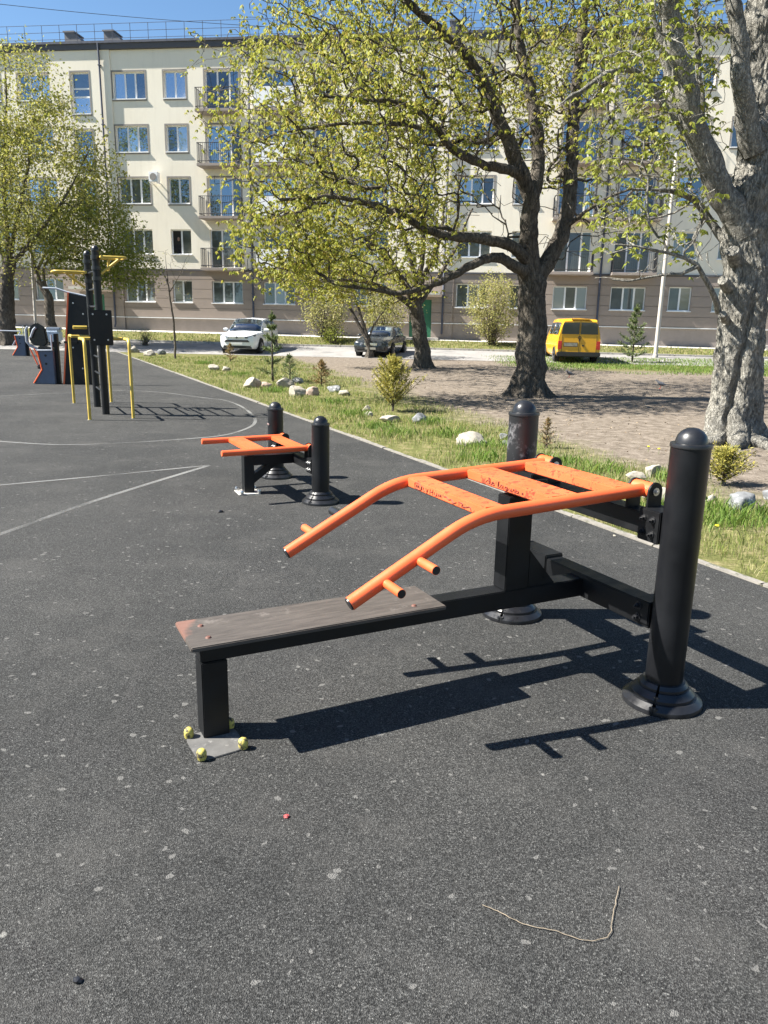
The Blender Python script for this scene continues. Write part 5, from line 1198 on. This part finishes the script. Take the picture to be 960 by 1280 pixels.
conifer(64, 'small rusty conifer in front of the white suv', tp(288, 452), .65, .4, MT['needle_r'], 6, 8, .07, 34, .5, 'young_spruce')
conifer(65, 'small rusty conifer above the pale boulders on the verge', tp(402, 483), .62, .36, MT['needle_r'], 7, 8, .07, 34, .5, 'young_spruce')
conifer(66, 'low yellow green yew bush at the roots of the grey trunk', tp(903, 606), .38, .42, MT['needle_y'], 7, 16, .04, 50, .7, 'yew_bush', .7)
conifer(67, 'tiny reddish conifer growing beside the worn post', tp(683, 560), .4, .16, MT['needle_r'], 6, 6, .035, 16, .9, 'young_spruce')
conifer(68, 'short green pine shoot beside the pale boulders', tp(362, 479), .7, .3, MT['needle'], 5, 6, .09, 24, .8)

# ------------------------------------------------------------------ stones
def stone(px, py, wpx, hpx, mat, label, seed):
    g = random.Random(seed); base = tp(px, py + hpx / 2.2); D = base[1]; s = wpx * D / CAM_F; hh = hpx * D / CAM_F * 1.05
    bm = bmesh.new(); bmesh.ops.create_icosphere(bm, subdivisions=4, radius=1)
    off = Vector((g.uniform(-50, 50), g.uniform(-50, 50), g.uniform(-50, 50)))
    planes = [(Vector((g.gauss(0, 1), g.gauss(0, 1), g.gauss(0, .8))).normalized(), g.uniform(.5, .85)) for _ in range(12)]
    for v in bm.verts:
        c = v.co.copy()
        for n_, d_ in planes:
            e = c.dot(n_) - d_
            if e > 0: c -= n_ * e * .97
        c *= 1 + .16 * mnoise.noise(c * 1.3 + off) + .06 * mnoise.noise(c * 4 + off) + .03 * mnoise.noise(c * 9 + off)
        v.co = Vector((c.x * s * .56, c.y * s * .46, c.z * hh * .62))
    me = bpy.data.meshes.new('stone'); bm.to_mesh(me); bm.free()
    for f in me.polygons: f.use_smooth = True
    me.materials.append(MT[mat]); o = put('stone', me, None, (base[0], base[1], base[2] + hh * .28), (0, 0, g.uniform(-.5, .5)))
    return tag(o, label, 'stone', 'stones along the verge')
SL = [(169, 437, 14, 8, 'stone_pale', 'small pale stone at the far corner of the verge'), (187, 441, 16, 8, 'stone_pale', 'pale stone near the small dry bush'), (201, 440, 11, 7, 'stone_grey', 'grey stone left of the bare sapling at the far verge'),
      (269, 459, 16, 9, 'stone_pale', 'pale rounded stone on the grass behind the small rusty conifer'), (283, 461, 13, 7, 'stone_pale', 'low pale stone next to the rounded one near the suv'),
      (315, 478, 24, 14, 'stone_pale', 'pale angular boulder at the foot of the green pine'), (333, 481, 16, 9, 'stone_pink', 'pinkish small boulder under the green pine'), (356, 478, 24, 13, 'stone_pale', 'pale boulder with a shaded right side beside the pine'), (373, 475, 16, 9, 'stone_grey', 'dark boulder behind the pale boulders'),
      (372, 489, 25, 16, 'stone_pale', 'bright angular boulder nearest the court in the pale group'), (392, 489, 19, 11, 'stone_pink', 'pinkish boulder touching the bright angular boulder'), (418, 486, 20, 9, 'stone_grey', 'dark grey boulder among the grass by the rusty conifer'), (430, 491, 18, 7, 'stone_pale', 'flat pale stone in front of the dark grey boulder'),
      (459, 510, 12, 8, 'stone_pale', 'small pale stone left of the yellowing spruce'), (462, 517, 12, 6, 'stone_pale', 'tiny pale stone in the tall grass before the spruce'), (488, 523, 26, 9, 'stone_pale', 'flat pale slab in front of the yellowing spruce'), (524, 523, 24, 13, 'stone_grey', 'grey white stone right of the yellowing spruce'),
      (591, 547, 41, 18, 'stone_pale', 'large smooth pale boulder on the grass before the chestnut'), (629, 545, 12, 8, 'stone_grey', 'small grey stone close to the worn post'), (632, 554, 12, 9, 'stone_grey', 'lower small grey stone behind the worn post'),
      (815, 587, 25, 19, 'stone_pale', 'pale boulder behind the orange pivot'), (795, 595, 28, 13, 'stone_pale', 'low pale boulder left of the yew bush'), (822, 617, 46, 20, 'stone_pale', 'wide pale boulder partly hidden by the tall black post'), (886, 624, 18, 16, 'stone_pale', 'white stone just right of the tall black post'), (926, 627, 46, 26, 'stone_grey', 'speckled dark grey boulder in front of the yew bush'), (961, 618, 18, 14, 'stone_grey', 'grey stone at the roots of the grey trunk')]
for i, s_ in enumerate(SL): stone(*s_, seed=100 + i)

# ------------------------------------------------------------------ grass, litter
def blades(name, P, h, w, mat, g, lean=.45):
    n = len(P); az = g.uniform(0, 2 * np.pi, n); hh = h * g.uniform(.5, 1.3, n); d = np.stack([np.cos(az), np.sin(az), np.zeros(n)], 1)
    la = g.uniform(0, 2 * np.pi, n); ln = np.stack([np.cos(la), np.sin(la), np.zeros(n)], 1) * (hh * lean * g.uniform(.2, 1.6, n))[:, None]
    b0 = P - d * (w * .5)[:, None]; b1 = P + d * (w * .5)[:, None]; up = np.array([0, 0, 1.])
    m = P + ln * .35 + up * (hh * .6)[:, None]; t = P + ln + up * (hh * .95)[:, None]
    V = np.stack([b0, b1, m + d * (w * .35)[:, None], t, m - d * (w * .35)[:, None]], 1).reshape(-1, 3)
    o = put(name, quads_mesh(name, V, mat, 5)); return o
def pnoise(P, sc_, seed): return np.array([mnoise.noise(Vector((p[0] * sc_ + seed, p[1] * sc_, seed))) for p in P])
gg = np.random.default_rng(77)
n = 170000; s_ = 34 * gg.uniform(0, 1, n) ** 1.7 - 3.5; wmax = 2.0 + .16 * np.clip(s_, 0, 40); t_ = gg.uniform(.0, 1, n) * wmax
P = np.stack([KX + KD[0] * s_ + KN[0] * t_, KY + KD[1] * s_ + KN[1] * t_, np.zeros(n)], 1)
pn_ = pnoise(P, .9, 3.1) + .5 * pnoise(P, 3.0, 9.2)
fade = np.clip((wmax - t_) / 1.2, 0, 1) * np.clip((t_ + .05) / .12, .5, 1)
ok = gg.uniform(0, 1, n) < np.clip(.42 + 1.1 * pn_, .07, 1) * fade; P = P[ok]; pn_ = pn_[ok]
sc_d = .8 + .02 * P[:, 1]
og = blades('verge_grass', P, .055 + .05 * np.clip(pn_ + .3, 0, 1), (.0036 * sc_d + .0012 * np.maximum(0, P[:, 1] - 6) * .35), MT['grass'], gg); tag(og, 'uneven spring grass with dry straw along the playground kerb', 'grass', kind='stuff')
# lush tufts
tufts = [kpt(gg.uniform(-2, 22), 0)[:2] for _ in range(1)]
C_ = []
for px, py in ((700, 580), (752, 590), (905, 640), (500, 545), (560, 545), (470, 535), (640, 560), (880, 655), (930, 655), (440, 520), (605, 562), (300, 470), (255, 455), (345, 490), (830, 640), (600, 575), (420, 505), (540, 530), (950, 645), (845, 600)):
    p = tp(px, py); C_.append((p[0], p[1]))
TT = np.concatenate([np.array(c) + gg.normal(size=(260, 2)) * np.array([.17, .13]) for c in C_]); TT = np.c_[TT, np.zeros(len(TT))]
keep_ = ((TT[:, 0] - KX) * KN[0] + (TT[:, 1] - KY) * KN[1]) > .03; TT = TT[keep_]
ot = blades('grass_tufts', TT, np.full(len(TT), .13), .005 + .0008 * TT[:, 1] * .5, MT['grass_lush'], gg, .5); tag(ot, 'taller bright green grass tufts among the stones', 'grass', kind='stuff')
# lawn by the road
n = 26000; P = np.stack([gg.uniform(4.5, 24, n), gg.uniform(27.5, 37.5, n), np.zeros(n)], 1); pz = pnoise(P, .5, 5.5)
ok = (gg.uniform(0, 1, n) < np.clip((P[:, 1] - 27.5) / 3.5 + pz, 0, 1)) & (P[:, 0] > 5.2 + gg.normal(size=n) * .4); P = P[ok]; P[:, 2] = [terr(p[0], p[1]) for p in P]
ol = blades('road_lawn', P, np.full(len(P), .085), np.full(len(P), .022), MT['grass_lush'], gg); tag(ol, 'bright lawn between the bare earth and the road', 'grass', kind='stuff')
n = 9000; uu = gg.uniform(-34, 26, n); ww = gg.uniform(1.35, 3.65, n); P = np.array([(*fxy(a, b), terr_uw(a, b)) for a, b in zip(uu, ww)]); ol = blades('bank_grass', P, np.full(n, .10), np.full(n, .035), MT['grass'], gg); tag(ol, 'thin grass bank between the road kerb and the facade path', 'grass', kind='stuff')
n = 7000; P = np.stack([gg.uniform(-34, -14, n), gg.uniform(42, 45, n), np.zeros(n)], 1); P[:, 2] = [terr(p[0], p[1]) for p in P]
# litter on bare earth
n = 5000; P = np.stack([gg.uniform(-1, 14, n), gg.uniform(8.5, 34, n), np.zeros(n)], 1); tt = (P[:, 0] - KX) * KN[0] + (P[:, 1] - KY) * KN[1]; P = P[tt > 1.2]; m = len(P)
D = unit(np.c_[gg.normal(size=(m, 2)), gg.uniform(-.05, .25, m)]); l = gg.uniform(.015, .05, m); P[:, 2] = .006
tag(put('leaf_litter', quads_mesh('leaf_litter', leaf_quads(P, D, l, l * .6, gg, .1), MT['litter'])), 'scattered dry leaves and twigs on the bare earth', 'litter', kind='stuff')

# ------------------------------------------------------------------ poles, wire, birds, small things
def pole(label, px, py, top_px, Y, r0, r1, h):
    b = tp(px, py); o = thing('lamp_pole', label, 'pole', tuple(b)); tpz = ap(*top_px, b[1]); d = (tpz - b) / (tpz[2] - b[2]); top = d * h
    MB().tube([(0, 0, -.05), tuple(top * .3), tuple(top * .65), tuple(top)], [r0, r0 * .93, (r0 + r1) / 2, r1], 14).build('shaft', MT['pole'], o, smooth=50)
    MB().lathe([(r0 * 1.25, -.02), (r0 * 1.25, .12), (r0 * 1.02, .16)], 14).build('base', MT['concrete'], o)
MT['pole'] = pbr('white_pole_paint', (.45, .42, .375), .7, var=.1, wear=(.36, .20, .12), wscale=3, wamt=.62)
pole('white rust streaked pole beside the tall young pine', 819, 447, (839.5, 252), 0, .10, .075, 9.2)
pole('thin white pole behind the seated trainer', 46, 428, (41, 345), 0, .08, .06, 6.0)
wire = MB(); a = ap(-160, -14, 36); b = ap(330, 33, 44.5); wire.tube([tuple(a * (1 - t) + b * t - np.array([0, 0, .6 * t * (1 - t)])) for t in np.linspace(0, 1, 16)], .012, 5)
tag(wire.build('overhead_cable', MT['rail'], None), 'thin dark cable strung above the roof railing', 'cable')
def pigeon(label, px, py, rz):
    b = tp(px, py); o = thing('pigeon', label, 'pigeon', (b[0], b[1], b[2]), rz)
    body = MB(); X = [(-.16, .012, .005), (-.10, .03, .02), (-.05, .05, .045), (0, .06, .058), (.05, .058, .055), (.085, .045, .045), (.105, .03, .03), (.12, .026, .026), (.135, .028, .028), (.155, .022, .022), (.168, .006, .006)]; zc_ = [.12, .12, .125, .135, .15, .17, .195, .215, .228, .228, .222]
    vs = []; 
    for (x, ry, rz_), z in zip(X, zc_):
        for k in range(10): a = 2 * math.pi * k / 10; vs.append((x, ry * math.cos(a), z + rz_ * math.sin(a)))
    fs = [(i * 10 + k, i * 10 + (k + 1) % 10, i * 10 + 10 + (k + 1) % 10, i * 10 + 10 + k) for i in range(len(X) - 1) for k in range(10)] + [tuple(range(10)), tuple((len(X) - 1) * 10 + k for k in range(10))]
    body.add(vs, fs).build('body', MT['pigeon'], o, smooth=80)
    MB().lathe([(0, .03), (.005, .015), (.008, 0)], 6).build('beak', MT['trim_black'], o).matrix_local = Matrix.Translation((.165, 0, .222)) @ Matrix.Rotation(R(100), 4, 'Y')
    MB().prism([(-.25, -.02), (-.13, -.03), (-.13, .03), (-.25, .02)], lambda a, b_, d: (a, b_, .11 + d), 0, .012).build('tail', MT['rail'], o)
    for s in (-1, 1):
        lg = MB(); lg.tube([(.01, s * .02, .10), (.015, s * .022, .01)], .005, 5)
        for q in (-.4, 0, .4): lg.tube([(.015, s * .022, .006), (.05, s * .022 + q * .04, .004)], .003, 4)
        lg.build('leg', MT['lamp_red'], o)
    return o
MT['pigeon'] = pbr('pigeon_feathers', (.10, .105, .12), .7, var=.4, scale=25)
pigeon('grey pigeon on the bare earth in front of the lawn', 826, 486, R(160)); pigeon('dark pigeon at the edge of the lawn behind the van shadow', 712, 472, R(200))
# dandelions
dme = None
for px, py in ((810, 565), (823, 568), (895, 668)):
    p = tp(px, py); o = thing('dandelion', 'yellow dandelion in sparse grass behind the orange pivot' if py < 600 else 'lone yellow dandelion in the grass right of the tall black post', 'flower', tuple(p), 0, 'dandelions on the verge')
    MB().tube([(0, 0, 0), (.005, .002, .05), (0, 0, .075)], .003, 4).build('stem', MT['needle'], o); MB().lathe([(0, .088), (.012, .085), (.019, .078), (.008, .072)], 10).build('flower_head', MT['flower'] if 'flower' in MT else MT.setdefault('flower', pbr('dandelion_yellow', (.8, .6, .01), .7)), o)
# string, pebbles and spots on the rubber
sp = catmull([gp(*p, .016) for p in ((603, 1131), (622, 1139), (645, 1151), (665, 1158), (690, 1162), (715, 1171), (735, 1176), (755, 1173), (763, 1166), (766, 1146), (770, 1125), (774, 1108))], 5)
tag(MB().tube([tuple(np.array(p) + np.array([rnd.uniform(-.002, .002), rnd.uniform(-.002, .002), 0])) for p in sp], .0013, 5).build('string', MT['string'] if 'string' in MT else MT.setdefault('string', pbr('dry_string', (.22, .18, .13), .95, var=.4, scale=40))), 'thin pale straw coloured string lying curled on the black surface', 'string')
def pebble(px, py, r, mat, label, seed):
    g = random.Random(seed); p = gp(px, py, .012); bm = bmesh.new(); bmesh.ops.create_icosphere(bm, subdivisions=2, radius=r)
    for v in bm.verts: v.co = Vector((v.co.x * 1.2, v.co.y, v.co.z * .6)) * (1 + .35 * mnoise.noise(v.co / r * 1.5 + Vector((seed, 0, 0))))
    me = bpy.data.meshes.new('pebble'); bm.to_mesh(me); bm.free(); me.materials.append(mat); tag(put('pebble', me, None, (p[0], p[1], .01 + r * .45), (0, 0, g.uniform(0, 3))), label, 'pebble')
pebble(358, 1021, .009, pbr('red_bit', (.35, .06, .06), .6), 'tiny red fragment on the rubber in front of the bench leg', 1); pebble(97, 1226, .011, MT['black_plastic'], 'small black pebble alone on the dark rubber', 2)
pebble(276, 640, .02, MT['black_plastic'], 'black pebble on the rubber near the low trainer', 4)
pebble(768, 670, .012, MT['stone_pale'], 'pale chip on the rubber beside the kerb', 5)
